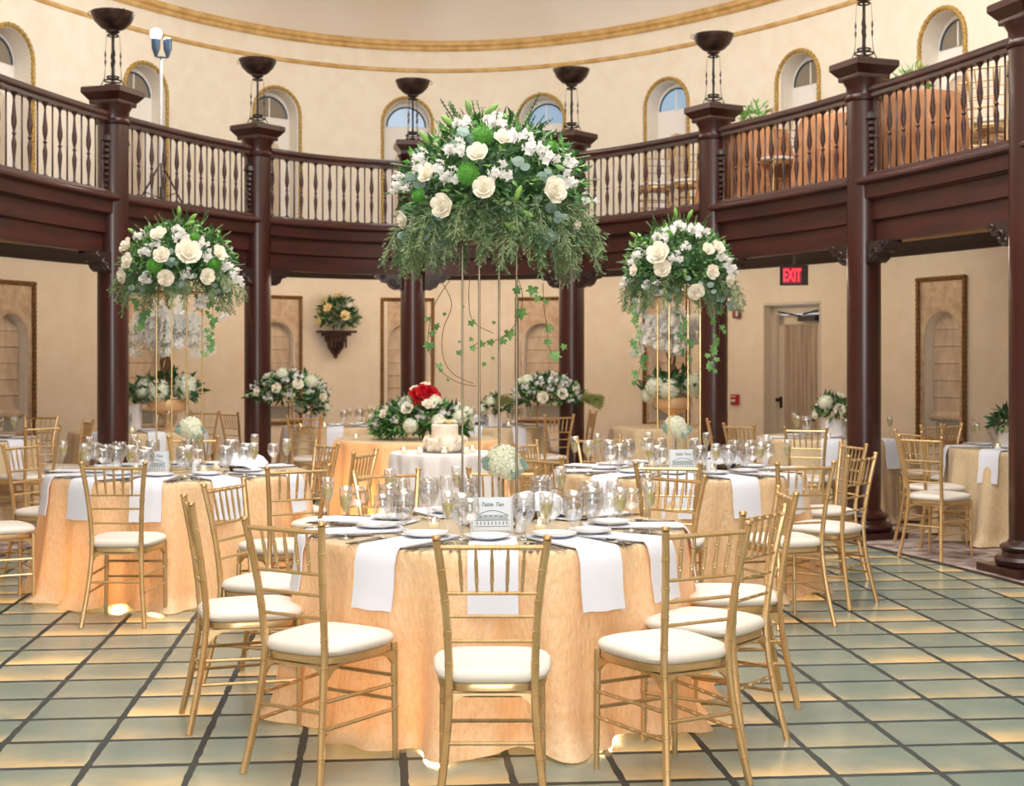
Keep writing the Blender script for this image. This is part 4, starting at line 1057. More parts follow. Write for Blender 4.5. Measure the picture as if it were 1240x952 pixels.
def stand(c, label, top=2.02, hw=.09, rot=.45, rr=.0055, mt='brass'):
    s = empty('flower_stand', (c[0], c[1], TZ - .001), rot, label, 'stand', 'tall gold flower stands')
    H = top - TZ
    for i, (sx, sy) in enumerate(((-1, -1), (1, -1), (1, 1), (-1, 1))): MB().tube([(sx * hw, sy * hw, 0), (sx * hw, sy * hw, H)], rr, 8).build('rod', M[mt], s)
    for z, nm in ((.006, 'base_frame'), (H, 'top_frame')):
        f = MB()
        for a, b in (((-1, -1), (1, -1)), ((1, -1), (1, 1)), ((1, 1), (-1, 1)), ((-1, 1), (-1, -1))): f.tube([(a[0] * hw, a[1] * hw, z), (b[0] * hw, b[1] * hw, z)], rr * .9, 6)
        f.build(nm, M[mt], s)
    MB().box((0, 0, H + .006), (2 * hw + .02, 2 * hw + .02, .008)).build('top_plate', M[mt], s, smooth=False)
    return s
stand((-.10, 6.27), 'four slim champagne metal rods holding up the big front arrangement', mt='champ')
stand((-2.20, 9.40), 'four slim gold rods under the tall flowers by the napkin basket', 1.95, .11, .7)
stand((T3[0] + .0, T3[1]), 'four slim gold rods under the tall flowers near the exit door', 1.95, .11, .25)

def tall_arrangement(c, zc, k, label, seed, roses, stocks, poms, eucs, buds, mirror=1):
    rn = random.Random(seed); a = empty('floral_arrangement', (c[0], c[1], zc), 0, label, 'flower arrangement', 'tall white and green arrangements')
    rx, ry, rz_ = .40 * k, .36 * k, .33 * k
    MB().lathe([(.001, -rz_ * .35), (rx * .5, -rz_ * .3), (rx * .66, 0), (rx * .55, rz_ * .4), (rx * .3, rz_ * .62), (.001, rz_ * .7)], 16).build('floral_foam', M['darkleaf'], a)
    dome_leaves(1500, rx, ry, rz_, rn, (.05 * k, .085 * k), .36, -.3, .5).build('foliage', M['leaf'], a, smooth=False)
    dome_leaves(520, rx * 1.06, ry * 1.06, rz_ * 1.06, rn, (.03 * k, .055 * k), .4, -.25, .8).build('fresh_foliage', M['leaf2'], a, smooth=False)
    mb = MB()
    for i in range(34):
        d_ = rvec(rn); d_.z = abs(d_.z) * .8 - .15; d_.normalize(); p = Vector((d_.x * rx, d_.y * ry, d_.z * rz_)) * .8
        sprig(mb, p, d_, 9, .028 * k, .012 * k, .018 * k, rn, .03)
    mb.build('leafy_sprigs', M['cedar'], a, smooth=False)
    # rounded eucalyptus
    mb = MB()
    for (x, z, n) in eucs:
        y = dome_y(x, z, rx * 1.08, ry * 1.08, rz_ * 1.15)
        for _ in range(n): disc_leaf(mb, Vector((x + rn.gauss(0, .022), y + rn.gauss(0, .02), z + rn.gauss(0, .02))), Vector((rn.uniform(-.5, .5), -1, rn.uniform(-.2, .6))), rn.uniform(.018, .03) * k, rn)
    for _ in range(46):
        d_ = rvec(rn); d_.z = abs(d_.z) - .4
        disc_leaf(mb, Vector((d_.x * rx, d_.y * ry, d_.z * rz_)) * 1.0, rvec(rn), rn.uniform(.016, .027) * k, rn)
    mb.build('eucalyptus', M['euca'], a, smooth=False)
    # hanging cedar skirt
    for q in range(12):
        mb = MB()
        for _ in range(4 if k == 1 else 2):
            an = 2 * PI * (q + rn.random()) / 12; r0 = rn.uniform(.45, .8); p = Vector((math.cos(an) * rx * r0, math.sin(an) * ry * r0, -.20 * rz_ * rn.uniform(.4, 1.6)))
            cedar(mb, p, Vector((math.cos(an), math.sin(an), rn.uniform(-.5, .3))), rn, 15 if abs(math.cos(an)) > .5 else 12, .021 * k, .15, .075 * k)
        mb.build('cedar_spray', M['cedar'], a, smooth=False)
    for q in range(7):
        mb = MB()
        for _ in range(4 if k == 1 else 1):
            an = -PI / 2 + (q - 3 + rn.uniform(-.5, .5)) * .30; r0 = rn.uniform(.55, .95); p = Vector((math.cos(an) * rx * r0, math.sin(an) * ry * r0, -.05 * rz_ - rn.uniform(0, .12) * k))
            cedar(mb, p, Vector((math.cos(an), math.sin(an) * .6, rn.uniform(-.6, .1))), rn, 11, .021 * k, .2, .08 * k)
        mb.build('cedar_spray', M['cedar'], a, smooth=False)
    mb = MB()
    for q in range(11):
        an = rn.uniform(0, 6.28); p = Vector((math.cos(an) * rx * .35, math.sin(an) * ry * .35, rz_ * rn.uniform(.6, .85)))
        sprig(mb, p, Vector((math.cos(an) * .45, math.sin(an) * .3, 1)), 10, .024 * k, .010 * k, .018 * k, rn, 0)
    mb.build('leafy_sprigs', M['leaf'], a, smooth=False)
    for _ in range(1):
        mb = MB()
        for _i in range(26 if k == 1 else 64):
            an = rn.uniform(0, 6.28); p = Vector((math.cos(an) * rx * .6, math.sin(an) * ry * .6, -.15 * rz_))
            sprig(mb, p, Vector((math.cos(an), math.sin(an), -.4)), 9, .05 * k, .018 * k, .024 * k, rn, .12)
        mb.build('trailing_leaves', M['leaf'], a, smooth=False)
    def out(x, z, y): return Vector((x / rx, y / ry * .9, z / rz_ + .15))
    for (x, z, r) in roses:
        y = dome_y(x, z, rx * 1.05, ry * 1.1, rz_ * 1.1); flower('rose', ROSE, a, (x, y - .05, z), r, out(x, z, y))
    for (x, z, r) in stocks:
        y = dome_y(x, z, rx * 1.06, ry * 1.1, rz_ * 1.12); flower('white_blossom', STOCK, a, (x, y - .01, z), r * 1.12, out(x, z, y))
    for (x, z, r) in poms:
        y = dome_y(x, z, rx, ry * 1.05, rz_); flower('green_pompon', POM, a, (x, y - .05, z), r, out(x, z, y))
    for (x, z, dx, dz, L) in buds:
        y = dome_y(x, z, rx, ry * 1.05, rz_ * 1.1); flower('lily_bud', BUD, a, (x, y, z), L, Vector((dx, -.3, dz)))
    for _ in range(12):   # the far side
        d_ = rvec(rn); d_.y = abs(d_.y) + .3; d_.z = abs(d_.z) * .8; d_.normalize(); p = Vector((d_.x * rx, d_.y * ry, d_.z * rz_)) * 1.03
        flower('rose' if rn.random() < .5 else 'white_blossom', ROSE if rn.random() < .5 else STOCK, a, p, .045 * k, d_)
    return a
S1 = .00088
f1 = lambda L: [((u - 600) * S1, (480 - v) * S1, r * S1 * 1.0) for u, v, r in L]
R1 = f1([(532, 348, 52), (562, 508, 54), (875, 510, 66), (300, 430, 50), (375, 580, 60), (990, 655, 36), (175, 620, 48), (650, 275, 48)])
K1 = f1([(620, 180, 42), (430, 310, 46), (640, 430, 48), (405, 445, 42), (790, 300, 44), (870, 340, 44), (975, 350, 34), (965, 445, 42), (140, 440, 38), (250, 330, 38), (700, 245, 36), (1050, 520, 26), (120, 400, 22), (455, 170, 40), (250, 385, 36), (340, 400, 36), (105, 465, 20), (1110, 520, 14), (620, 130, 26), (830, 300, 28), (210, 650, 30), (180, 470, 24), (760, 230, 26), (580, 150, 24)])
Q1 = f1([(550, 245, 62), (485, 435, 60), (880, 285, 38), (240, 520, 34)])
E1 = [((u - 600) * S1, (480 - v) * S1, n) for u, v, n in [(305, 700, 5), (790, 700, 5), (860, 725, 4), (440, 235, 4), (405, 280, 4), (840, 420, 4), (230, 445, 4), (150, 690, 5), (200, 710, 3), (895, 615, 4), (350, 740, 4), (740, 380, 3), (330, 620, 3)]]
B1 = [((u - 600) * S1, (480 - v) * S1, dx, dz, .075) for u, v, dx, dz in [(485, 110, -.2, 1), (560, 110, .8, .6), (410, 175, -1, .8), (290, 260, -.6, .8), (250, 730, .3, 1), (650, 655, .5, -.3), (705, 560, .4, 1), (720, 600, .9, -.4)]]
A1 = tall_arrangement(T1, 2.232, 1.0, 'huge white rose and greenery arrangement towering over the front table', 2, R1, K1, Q1, E1, B1)
rn = random.Random(9)
def c5(u, v, y=-.12): return ((420 + .3465 * u - 597) * .003643, y, (1.5 + (137 - .3465 * v) * .003643) - 2.232)
ivy_vine(A1, [c5(360, 120), c5(310, 200), c5(290, 280), c5(290, 360), c5(330, 430), c5(390, 470), c5(450, 482)], [(c5(290, 340), .030), (c5(315, 275), .022), (c5(300, 300), .02), (c5(325, 410), .018), (c5(355, 460), .01), (c5(285, 250), .018), (c5(330, 425), .014)], rn)
ivy_vine(A1, [c5(590, 100), c5(610, 170), c5(600, 240), c5(565, 295), c5(510, 328), c5(460, 335), c5(430, 350)], [(c5(590, 150), .026), (c5(645, 150), .034), (c5(605, 228), .036), (c5(565, 300), .034), (c5(545, 325), .024), (c5(500, 330), .022), (c5(472, 335), .022), (c5(440, 350), .02), (c5(435, 320), .014)], rn)
ivy_vine(A1, [c5(680, 130), c5(685, 220), c5(695, 290), c5(700, 340), c5(715, 385)], [(c5(700, 282), .026), (c5(697, 330), .024), (c5(720, 375), .036), (c5(752, 345), .02), (c5(662, 178), .024), (c5(690, 190), .018)], rn)
ivy_vine(A1, [c5(330, 120, -.05), c5(365, 200, -.05), c5(335, 290, -.05), c5(335, 380, -.05), c5(370, 440, -.05), c5(440, 475, -.05)], [(c5(340, 232, -.05), .012), (c5(390, 365, -.05), .018), (c5(392, 328, -.05), .01), (c5(478, 405, -.05), .016), (c5(508, 385, -.05), .012)], rn)
ivy_vine(A1, [c5(430, 100, -.08), c5(425, 180, -.08), c5(440, 260, -.08), c5(510, 300, -.08)], [(c5(435, 262, -.08), .024), (c5(405, 208, -.08), .01), (c5(512, 262, -.08), .012)], rn)

S2 = .00171
R2 = [((u - 270) * S2, (225 - v) * S2, .055) for u, v in [(243, 128), (130, 222), (262, 205), (275, 283), (408, 275), (115, 165), (445, 190), (100, 272)]] + [((350 - 270) * S2, .05, .085)]
K2 = [((u - 270) * S2, (225 - v) * S2, r) for u, v, r in [(150, 120, .035), (190, 285, .04), (320, 130, .045), (395, 150, .035), (470, 225, .045), (500, 270, .045), (345, 270, .035), (190, 185, .04), (60, 255, .03), (375, 370, .04), (450, 425, .028), (120, 430, .032), (420, 200, .04), (520, 295, .022), (300, 100, .03), (465, 310, .035), (230, 160, .03)]]
Q2 = [((228 - 270) * S2, (240 - 225) * -S2, .055), ((435 - 270) * S2, 0, .055), ((365 - 270) * S2, (225 - 130) * S2, .04)]
E2 = [((u - 270) * S2, (225 - v) * S2, n) for u, v, n in [(290, 225, 6), (320, 295, 6), (290, 330, 5), (150, 330, 4), (420, 330, 4)]]
B2 = [(.02, .31, 0, 1, .08), (.09, .28, .8, .6, .08), (-.26, .2, -.9, .6, .07), (.08, .25, 1, .3, .08)]
A2 = tall_arrangement((-2.2, 9.40), 2.13, .88, 'tall white flower arrangement in front of the orchids and lamp stand column', 12, R2, K2, Q2, E2, B2)
S3 = .001817
R3 = [((u - 255) * S3, (215 - v) * S3, r) for u, v, r in [(178, 228, .06), (345, 240, .05), (332, 163, .045), (290, 303, .058), (413, 262, .05), (85, 230, .04), (370, 155, .05)]] + [((165 - 255) * S3, (215 - 180) * S3, .08)]
K3 = [((u - 255) * S3, (215 - v) * S3, r) for u, v, r in [(100, 355, .045), (160, 300, .05), (95, 170, .035), (180, 110, .05), (245, 70, .04), (225, 190, .04), (260, 148, .03), (430, 215, .045), (75, 195, .03), (130, 385, .03), (320, 90, .05), (290, 80, .035), (50, 270, .03), (450, 230, .03), (125, 285, .03), (395, 180, .035), (210, 90, .035)]]
E3 = [((u - 255) * S3, (215 - v) * S3, n) for u, v, n in [(430, 310, 7), (455, 350, 6), (400, 330, 6), (215, 315, 4), (335, 285, 4)]]
B3 = [(-.02, .33, -.2, 1, .08), (.05, .32, .5, 1, .08), (-.28, .2, -.9, .6, .07), (.0, -.08, .1, 1, .06)]
A3 = tall_arrangement(T3, 2.12, .88, 'tall white flower arrangement between two dark columns near the alarm boxes', 23, R3, K3, [(-.1, .2, .04)], E3, B3)
for A, pts in ((A2, [(.24, -.25), (.25, -.38), (.22, -.50), (.20, -.60)]), (A2, [(-.25, -.22), (-.2, -.34), (-.22, -.42)]), (A3, [(-.3, -.22), (-.29, -.42), (-.26, -.6), (-.3, -.78)]), (A3, [(.22, -.25), (.26, -.42), (.2, -.56), (.22, -.7)]), (A3, [(-.02, -.3), (.02, -.45), (.06, -.62)])):
    P3 = [(x, -.12, z) for x, z in pts]; lv = []
    for i in range(len(P3) * 4):
        t = (i + .5) / (len(P3) * 4) * (len(P3) - 1); j = int(t); q = Vector(P3[j]).lerp(Vector(P3[j + 1]), t - j); lv.append((q + Vector((rn.uniform(-.035, .035), 0, 0)), rn.uniform(.02, .036)))
    ivy_vine(A, P3, lv, rn)

# hydrangea bud vases inside the stands
def vase(c, label, r=.075, z=TZ):
    v = empty('bud_vase', (c[0], c[1], z), 0, label, 'vase', 'small hydrangea vases')
    MB().lathe([(0, 0), (.035, 0), (.036, .006), (.022, .12), (.026, .20), (.0245, .20), (.02, .12), (.03, .01), (0, .01)], 16).build('glass_vase', M['glass'], v)
    MB().tube([(0, 0, .012), (.003, 0, .22)], .004, 5).build('stem', M['leaf'], v)
    o = put('hydrangea', HYD, v, (0, 0, .285)); o.scale = (r * 1.12, r * 1.12, r)
    o = put('hydrangea', HYD, v, (.03, -.02, .26)); o.scale = (r * .8,) * 3
    mb = MB(); rn_ = random.Random(4)
    for q in ((.05, -.055, .24), (-.065, -.04, .28), (.075, -.03, .27)):
        for _ in range(5): disc_leaf(mb, Vector(q) + rvec(rn_) * .015, Vector((rn_.uniform(-.6, .6), -1, .1)), .024, rn_)
    mb.build('eucalyptus', M['euca'], v, smooth=False)
vase((-.04, 6.30), 'cream hydrangea in a slim vase among the front stand rods')
vase((-2.13, 9.42), 'cream hydrangea in a slim vase below the orchids')
vase((T3[0] - .02, T3[1] + .02), 'cream hydrangea in a slim vase below the gold bowl by the column')

def bouquet(name, c, z, rx, ry, rz_, label, seed, nrose, nhyd, nstock, leaves=500, group=None, rs=.055, rmesh=None, zmin=-.2, rot=0, leafmat='darkleaf', cat='flower arrangement'):
    rn = random.Random(seed); a = empty(name, (c[0], c[1], z), rot, label, cat, group)
    dome_leaves(leaves, rx, ry, rz_, rn, (.07, .12), .33, zmin, .6).build('foliage', M[leafmat], a, smooth=False)
    dome_leaves(leaves // 4, rx * 1.05, ry * 1.05, rz_ * 1.05, rn, (.04, .08), .35, zmin, .8).build('fresh_foliage', M['leaf2'], a, smooth=False)
    tot = nrose + nhyd + nstock
    for i in range(tot):
        zz = 1 - (i + .5) / tot * (1 - max(zmin, -.1)); an = i * 2.39996 + seed; r = math.sqrt(max(0, 1 - zz * zz)); d_ = Vector((r * math.cos(an), r * math.sin(an), zz))
        p = Vector((d_.x * rx, d_.y * ry, d_.z * rz_)) * 1.0; k = i * 7 % tot
        if k < nrose: flower('rose', rmesh or ROSE, a, p, rs * rn.uniform(.85, 1.15), d_)
        elif k < nrose + nhyd: flower('hydrangea', HYD, a, p, rs * 1.2, d_)
        else: flower('white_blossom', STOCK, a, p, rs * .8 * rn.uniform(.8, 1.2), d_)
    return a
# low centrepieces on short gold stands
def low_stand(c, label, H):
    s = empty('centrepiece_stand', (c[0], c[1], TZ - .001), 0, label, 'stand', 'short gold centrepiece stands')
    for i, (sx, sy) in enumerate(((-1, -1), (1, -1), (1, 1), (-1, 1))): MB().tube([(sx * .12, sy * .12, 0), (sx * .12, sy * .12, H)], .008, 6).build('rod', M['brass'], s)
    for z in (.006, H):
        f = MB()
        for a, b in (((-1, -1), (1, -1)), ((1, -1), (1, 1)), ((1, 1), (-1, 1)), ((-1, 1), (-1, -1))): f.tube([(a[0] * .12, a[1] * .12, z), (b[0] * .12, b[1] * .12, z)], .007, 6)
        f.build('frame', M['brass'], s)
c8 = (-2.32, 15.66); c9 = (.16, 15.78)
low_stand(c8, 'short gold stand in front of the framed shade by the bracket', .28); low_stand(c9, 'short gold stand half hidden by the grass centrepiece column', .28)
bouquet('low_centrepiece', (-2.42, 15.36), 1.12, .42, .26, .25, 'low spreading white centrepiece under the wall bracket, column behind its edge', 31, 12, 3, 24, 700, 'low white centrepieces', .06)
a9 = bouquet('low_centrepiece', (.38, 15.56), 1.10, .36, .26, .23, 'low spreading white centrepiece with feathery grass beside a column', 37, 11, 3, 22, 700, 'low white centrepieces', .06)
mb = MB()
for q in range(16): cedar(mb, (.36, -.1, .0), Vector((1, rn.uniform(-.4, .1), rn.uniform(-.3, .4))), rn, 10, .024, .05, .07)
for q in range(8): cedar(mb, (-.36, -.1, -.02), Vector((-1, rn.uniform(-.4, .1), rn.uniform(-.3, .4))), rn, 9, .022, .05, .06)
mb.build('feathery_grass', M['drygrass'], a9, smooth=False)
c9b = P(600, 15.85); bx = MB(); bx.box((0, 0, .07), (.15, .15, .14))
a = bouquet('boxed_flowers', c9b, TZ + .2, .15, .14, .13, 'white flowers in a white box left of the grass centrepiece', 41, 2, 3, 4, 160, 'white boxed flowers', .05); bx.build('white_box', M['whitecloth'], a, smooth=False, loc=(0, 0, -.2))
c8b = P(378, 15.7); a = bouquet('boxed_flowers', c8b, TZ + .19, .15, .14, .13, 'white flowers in a box under the bracket table centrepiece', 42, 2, 3, 3, 160, 'white boxed flowers', .05); MB().box((0, 0, .07), (.15, .15, .14)).build('white_box', M['whitecloth'], a, smooth=False, loc=(0, 0, -.19))
c10 = P(1011, 13.5); a = bouquet('boxed_flowers', c10, TZ + .23, .17, .15, .16, 'white roses in a white box half hidden by the dark column', 43, 5, 2, 1, 200, 'white boxed flowers', .06); MB().box((0, 0, .085), (.22, .22, .17)).build('white_box', M['whitecloth'], a, smooth=False, loc=(0, 0, -.225))
c11 = P(1222, 11.8); a = bouquet('boxed_flowers', c11, TZ + .2, .13, .13, .12, 'green and white flowers at the cut column', 44, 2, 0, 2, 200, 'white boxed flowers', .045); MB().box((0, 0, .07), (.13, .13, .14)).build('white_box', M['whitecloth'], a, smooth=False, loc=(0, 0, -.2))
# head table garland with the red roses
gx, gy = P(510, 13.25)
bouquet('head_table_garland', (gx, gy), TZ + .14, .46, .24, .22, 'long low garland of white roses behind the cake', 51, 14, 8, 14, 1100, None, .06, zmin=-.45, leafmat='leaf')
rb = empty('red_rose_bouquet', (P(514, 13.3)[0], 13.3, TZ + .40), 0, 'bouquet of red roses with white tips above the garland', 'bouquet')
for i, (x, z, r) in enumerate([(-.07, 0, .075), (.05, .01, .085), (.09, -.02, .07), (-.01, .04, .07), (.0, -.03, .08), (-.05, -.05, .06), (.06, -.06, .06)]):
    flower('rose', RROSE, rb, (x, -.05 - .02 * (i % 2), z), r, Vector((x, -.4, .5 * z + .15)))
flower('white_rose', ROSE, rb, (.01, .0, .09), .05, Vector((0, -.3, 1))); flower('white_rose', ROSE, rb, (-.09, .0, .06), .045, Vector((-.4, -.3, 1)))
MB().tube([(0, 0, -.26), (0, 0, -.02)], .03, 8).build('stems', M['leaf'], rb)

# cake
ck = empty('wedding_cake', (CK[0] + .02, CK[1] - .02, TZ), 0, 'two tier buttercream cake on the white cake cloth', 'cake')
MB().lathe([(0, 0), (.19, 0), (.19, .012), (0, .012)], 32).build('cake_board', M['steel'], ck)
MB().lathe([(0, .012), (.155, .012), (.16, .02), (.16, .10), (.15, .108), (0, .108)], 32).build('lower_tier', M['cake'], ck)
MB().lathe([(0, .106), (.105, .106), (.108, .115), (.108, .215), (.10, .222), (0, .222)], 32).build('upper_tier', M['cake'], ck)
for i in range(14):
    a_ = 2 * PI * i / 14; flower('piped_rose', ROSE, ck, (.15 * math.cos(a_), .15 * math.sin(a_), .03 if i % 2 else .10), .035, Vector((math.cos(a_), math.sin(a_), .5)))
for i, (x, y) in enumerate(((-.04, -.03), (.03, -.02), (0, .03), (.06, .02))): flower('topping_rose', YROSE if i == 1 else ROSE, ck, (x, y, .225), .04, Vector((x, y, .3)))

# orchids: twisted branches, a gold bowl with hydrangeas and cascades
def orchids(c, label, seed, px_shift=0, tilt=0):
    rn = random.Random(seed); a = empty('orchid_arrangement', (c[0], c[1], TZ), tilt, label, 'orchid arrangement', 'tall orchid arrangements')
    MB().lathe([(0, 0), (.10, 0), (.10, .01), (.03, .04), (.025, .10), (.06, .15), (.19, .22), (.21, .28), (.20, .33), (.185, .33), (.19, .28), (0, .24)], 32).build('bowl', M['goldbowl'], a)
    mb = MB()
    for q in range(5):
        x0 = rn.uniform(-.06, .06); pts = [(x0, rn.uniform(-.04, .04), .28)]
        for k in range(1, 9): pts.append((x0 * (1 - k * .05) + .03 * math.sin(k * 1.3 + q * 2), .03 * math.cos(k * 1.1 + q), .28 + k * .11))
        mb.tube(pts, [.016 - .0012 * k for k in range(9)], 6)
    mb.build('twisted_branches', M['bark'], a)
    for i, (x, y, z, r) in enumerate(((-.20, -.08, .44, .11), (-.06, -.16, .42, .12), (.20, -.08, .46, .13), (.09, .12, .44, .11), (-.12, .12, .44, .11), (-.26, .02, .36, .09))):
        flower('hydrangea', HYD, a, (x, y, z), r, Vector((x, y, .4)))
    dome_leaves(160, .32, .24, .18, rn, (.10, .18), .35, 0, .6).build('broad_leaves', M['darkleaf'], a, smooth=False).location = (0, 0, .40)
    for i in range(7):
        an = (0, PI, .5, 2.6, -.6, 3.7, -1.5)[i]; st = MB(); pts = []
        for k in range(9):
            t = k / 8; pts.append(((.10 + .34 * t) * math.cos(an), (.10 + .34 * t) * math.sin(an) * .6, 1.06 + .24 * math.sin(t * 2.2) - .42 * t * t))
        st.tube(pts, .005, 4); so = st.build('orchid_stem', M['leaf2'], a)
        for k in range(2, 9):
            p = Vector(pts[k]) + Vector((rn.uniform(-.025, .025), rn.uniform(-.06, .0), rn.uniform(-.03, .02)))
            o = put('orchid_bloom', ORCH, so, p); orient(o, Vector((math.cos(an) * .3, -1, .1)), rn.uniform(.055, .07))
    for i in range(46):
        o = put('orchid_bloom', ORCH, a, (rn.gauss(0, .15), rn.uniform(-.2, .0), rn.uniform(.84, 1.10)) if i < 30 else (rn.uniform(-.10, .10), rn.uniform(-.12, .0), rn.uniform(1.05, 1.36))); orient(o, Vector((rn.uniform(-.4, .4), -1, .1)), rn.uniform(.06, .08))
    return a
orchids(P(203, 14.85), 'cascading white orchids over a gold bowl beside the lamp stand column', 3)
orchids(P(815, 15.6), 'cascading white orchids over a gold bowl behind the tall flowers near the alarm boxes', 6)
cb = P(160, 14.75); a = bouquet('boxed_flowers', cb, TZ + .34, .14, .12, .12, 'white flowers on a white stand beside the orchids', 45, 2, 2, 2, 160, 'white boxed flowers', .05)
MB().box((0, 0, .14), (.17, .12, .28)).build('white_box', M['whitecloth'], a, smooth=False, loc=(0, 0, -.335))

# wall bracket with flowers, between two framed shades
sm = (bays[2][1] + bays[3][1]) / 2 - .10; (x, y), rz = frame_at(sm)
sh = empty('wall_bracket', (x, y, 0), rz, 'carved wooden wall bracket under a flower arrangement', 'shelf')
zb = 1.5 + (437 - 402) / FPX * 19.4
b = MB(); b.box((0, -.12, zb), (.50, .24, .03)); b.box((0, -.10, zb - .035), (.36, .2, .04)); b.build('shelf_board', M['wood2'], sh, smooth=False)
b = MB(); b.lathe([(.001, -.37), (.03, -.35), (.03, -.32), (.06, -.29), (.11, -.22), (.13, -.14), (.15, -.13), (.15, -.09), (.16, -.06)], 12, (0, -.08, zb)); b.build('carved_corbel', M['wood2'], sh)
b = MB()
for q in range(5): b.box((-.10 + q * .05, -.22, zb - .16), (.018, .02, .12))
b.build('carving', M['darkwood'], sh, smooth=False)
xx, yy, nx, ny = epoint(WALL, th_at_s(sm), -.2)
bouquet('bracket_flowers', (xx, yy), zb + .16, .27, .15, .32, 'cream and yellow flower arrangement on the wall bracket', 61, 6, 1, 4, 420, None, .065, YROSE, -.3, rz)

# ------------------------------------------------------------------ exit sign, alarm boxes, gallery lamps
ex, ey = P(961.5, 14.6); rz = math.radians(-10)
E = empty('exit_sign', (ex, ey, 0), rz, 'black exit sign with lit red letters hanging above the door', 'sign')
ez = 1.5 + (437 - 333.5) / FPX * 14.6
MB().box((0, 0, ez), (.285, .045, .205)).build('case', M['black'], E, smooth=False)
MB().box((-.02, -.0235, ez), (.19, .002, .165)).build('lens', M['exitglow'], E, smooth=False)
text('exit_letters', 'EXIT', .19, M['exitred'], E, (-.02, -.0275, ez - .005), (.47, .95, 1), 0, .004, .001, 'CENTER')
MB().tube([(0, 0, ez + .1), (0, 0, 2.765)], .01, 8).build('hanger', M['black'], E)
MB().box((0, 0, ez + .1), (.07, .05, .02)).build('mounting_plate', M['black'], E, smooth=False)
def wall_s_at_px(px):
    best = None
    for k in range(0, 7200, 4):
        q = epoint(WALL, WT[k])
        if q[1] > 8:
            d_ = abs(620 + q[0] / q[1] * FPX - px)
            if best is None or d_ < best[0]: best = (d_, WS[k], q[1])
    return best[1], best[2]
for px, yp, hh, nm, mt, lb in ((893, 380, .11, 'alarm_sounder', 'brownbox', 'dark red fire sounder box high on the wall beside the column'), (892, 484, .13, 'fire_call_point', 'redbox', 'red fire call point low on the wall beside the column')):
    s_, D_ = wall_s_at_px(px); (x, y), rz = frame_at(s_); z = 1.5 + (437 - yp) / FPX * D_
    o = empty(nm, (x, y, z), rz, lb, 'alarm')
    b = MB(); w = .11; b.lathe([(sq(w / 2), 0), (sq(w / 2), .04), (sq(w / 2 - .008), .05), (0, .05)], 4, ang=PI / 4); b.v = [(p[0], -p[2], p[1] * hh / w) for p in b.v]; b.build('case', M[mt], o, smooth=False)
    if px == 893: MB().box((.03, -.055, 0), (.03, .012, .07)).build('strobe', M['china'], o, smooth=False)
    else:
        MB().box((0, -.055, -.01), (.06, .01, .03)).build('pull_bar', M['china'], o, smooth=False); MB().box((0, -.052, .04), (.07, .004, .012)).build('plate', M['china'], o, smooth=False)

gal = []
for j in range(len(bays)):
    s, sl = bays[j]
    th = th_at_s(sl); x, y, nx, ny = epoint(WALL, th, -1.15)
    o = empty('downlight', (x, y, 2.757), 0, 'small warm ceiling spotlight in the gallery before wall bay %s' % ('one', 'two', 'three', 'four', 'five', 'six', 'seven', 'eight')[j], 'lamp', 'gallery spotlights')
    o['label'] = 'small warm spotlight on the gallery ceiling, ' + ('before the cut left shade', 'before the shade behind the orchids', 'before the shade beside the bracket', 'before the shade right of the bracket', 'before the shade behind the front stand', 'before the shade behind the second orchids', 'before the curtained door', 'before the big framed shade')[j]
    MB().lathe([(0, 0), (.05, 0), (.05, -.02), (.03, -.03), (.03, -.07), (.028, -.07), (.02, -.05), (0, -.05)], 14).build('housing', M['china'], o)
    MB().lathe([(0, -.066), (.027, -.066), (.027, -.069), (0, -.069)], 14).build('lens', M['warmlamp'], o)
    gal.append((x, y))
for j, (x, y) in enumerate(gal): point('gallery_lamp', (x, y, 2.60), 10, (1, .87, .70), .08)
# between-bay gallery lamps (the row continues)
for j in range(len(gal) - 1):
    point('gallery_lamp', ((gal[j][0] + gal[j + 1][0]) / 2, (gal[j][1] + gal[j + 1][1]) / 2, 2.55), 5, (1, .88, .74), .1)

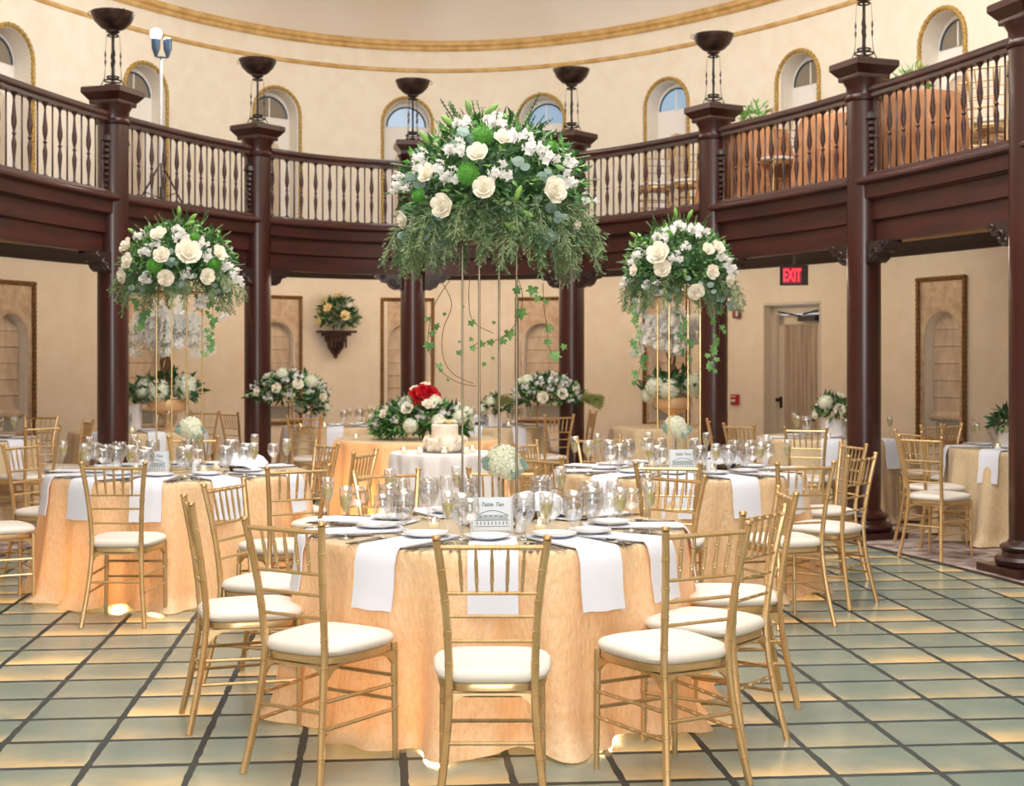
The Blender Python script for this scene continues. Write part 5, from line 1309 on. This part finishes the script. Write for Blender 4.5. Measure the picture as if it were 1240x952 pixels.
# light stand on the balcony
lx, ly = P(195, 15.6)
ls = empty('light_stand', (lx, ly, ub + .0), .3, 'tall pale pole with two lamp heads, one shining, on the balcony', 'lamp')
MB().tube([(0, 0, .35), (0, 0, 1.74)], .018, 10).build('pole', M['aluminium'], ls)
for k in range(3):
    a_ = k * 2.1 + .5; MB().tube([(0, 0, .62), (.38 * math.cos(a_), .38 * math.sin(a_), 0.01)], .01, 6).build('leg', M['black'], ls); MB().tube([(0, 0, .22), (.2 * math.cos(a_), .2 * math.sin(a_), .30)], .006, 5).build('brace', M['black'], ls)
MB().tube([(0, 0, .2), (0, 0, .66)], .016, 8).build('lower_tube', M['black'], ls)
MB().tube([(-.05, 0, 1.77), (.07, 0, 1.77)], .01, 6).tube([(0, 0, 1.70), (0, 0, 1.78)], .012, 6).build('crossbar', M['bluegrey'], ls)
for sx, on in ((-.055, 1), (.07, 0)):
    hm = MB(); hm.lathe([(.014, 0), (.02, .02), (.03, .05), (.045, .09), (.05, .20), (.045, .20), (.0, .17)], 14, (sx, 0, 1.77)); hd = hm.build('lamp_head', M['bluegrey'], ls)
    MB().lathe([(0, .19), (.044, .19), (.04, .215), (0, .225)], 14, (sx, 0, 1.77)).build('lens', M['lampon'] if on else M['china'], hd)
MB().lathe([(.0, 0), (.05, .02), (.062, .06), (.05, .10), (0, .12)], 14, (-.055, -.03, 1.96)).build('lit_globe', M['lampon'], ls)
point('stand_lamp', (lx - .055, ly - .12, ub + 2.15), 10, (1, 1, 1), .05)

# balcony plants
for px, D_, l in ((915, 14.6, 'leafy green plant showing above the rail over the exit sign'), (1107, 12.7, 'pale green leafy plant above the rail over the framed shade')):
    x, y = P(px, D_); a = empty('leafy_plant', (x, y, ub + .80), 0, l, 'plant', 'plants on the balcony tables')
    MB().lathe([(0, 0), (.05, 0), (.07, .10), (.065, .10), (.045, .01), (0, .01)], 14).build('pot', M['china'], a)
    dome_leaves(90, .15, .13, .18, random.Random(px), (.07, .13), .3, 0, .4).build('foliage', M['leaf2'], a, smooth=False).location = (0, 0, .10)

# unseen warm lamps added under the tables so that the cloths glow
for c, w_, rr_ in ((T1, 8, .5), (T2, 9, .55), (T3, 4, .5), (T5, 20, .45)):
    for k in range(3):
        a_ = k * 2.1 + 4.2
        point('table_uplight', (c[0] + rr_ * math.cos(a_), c[1] + rr_ * math.sin(a_), .12), w_, (1, .64, .26), .05)
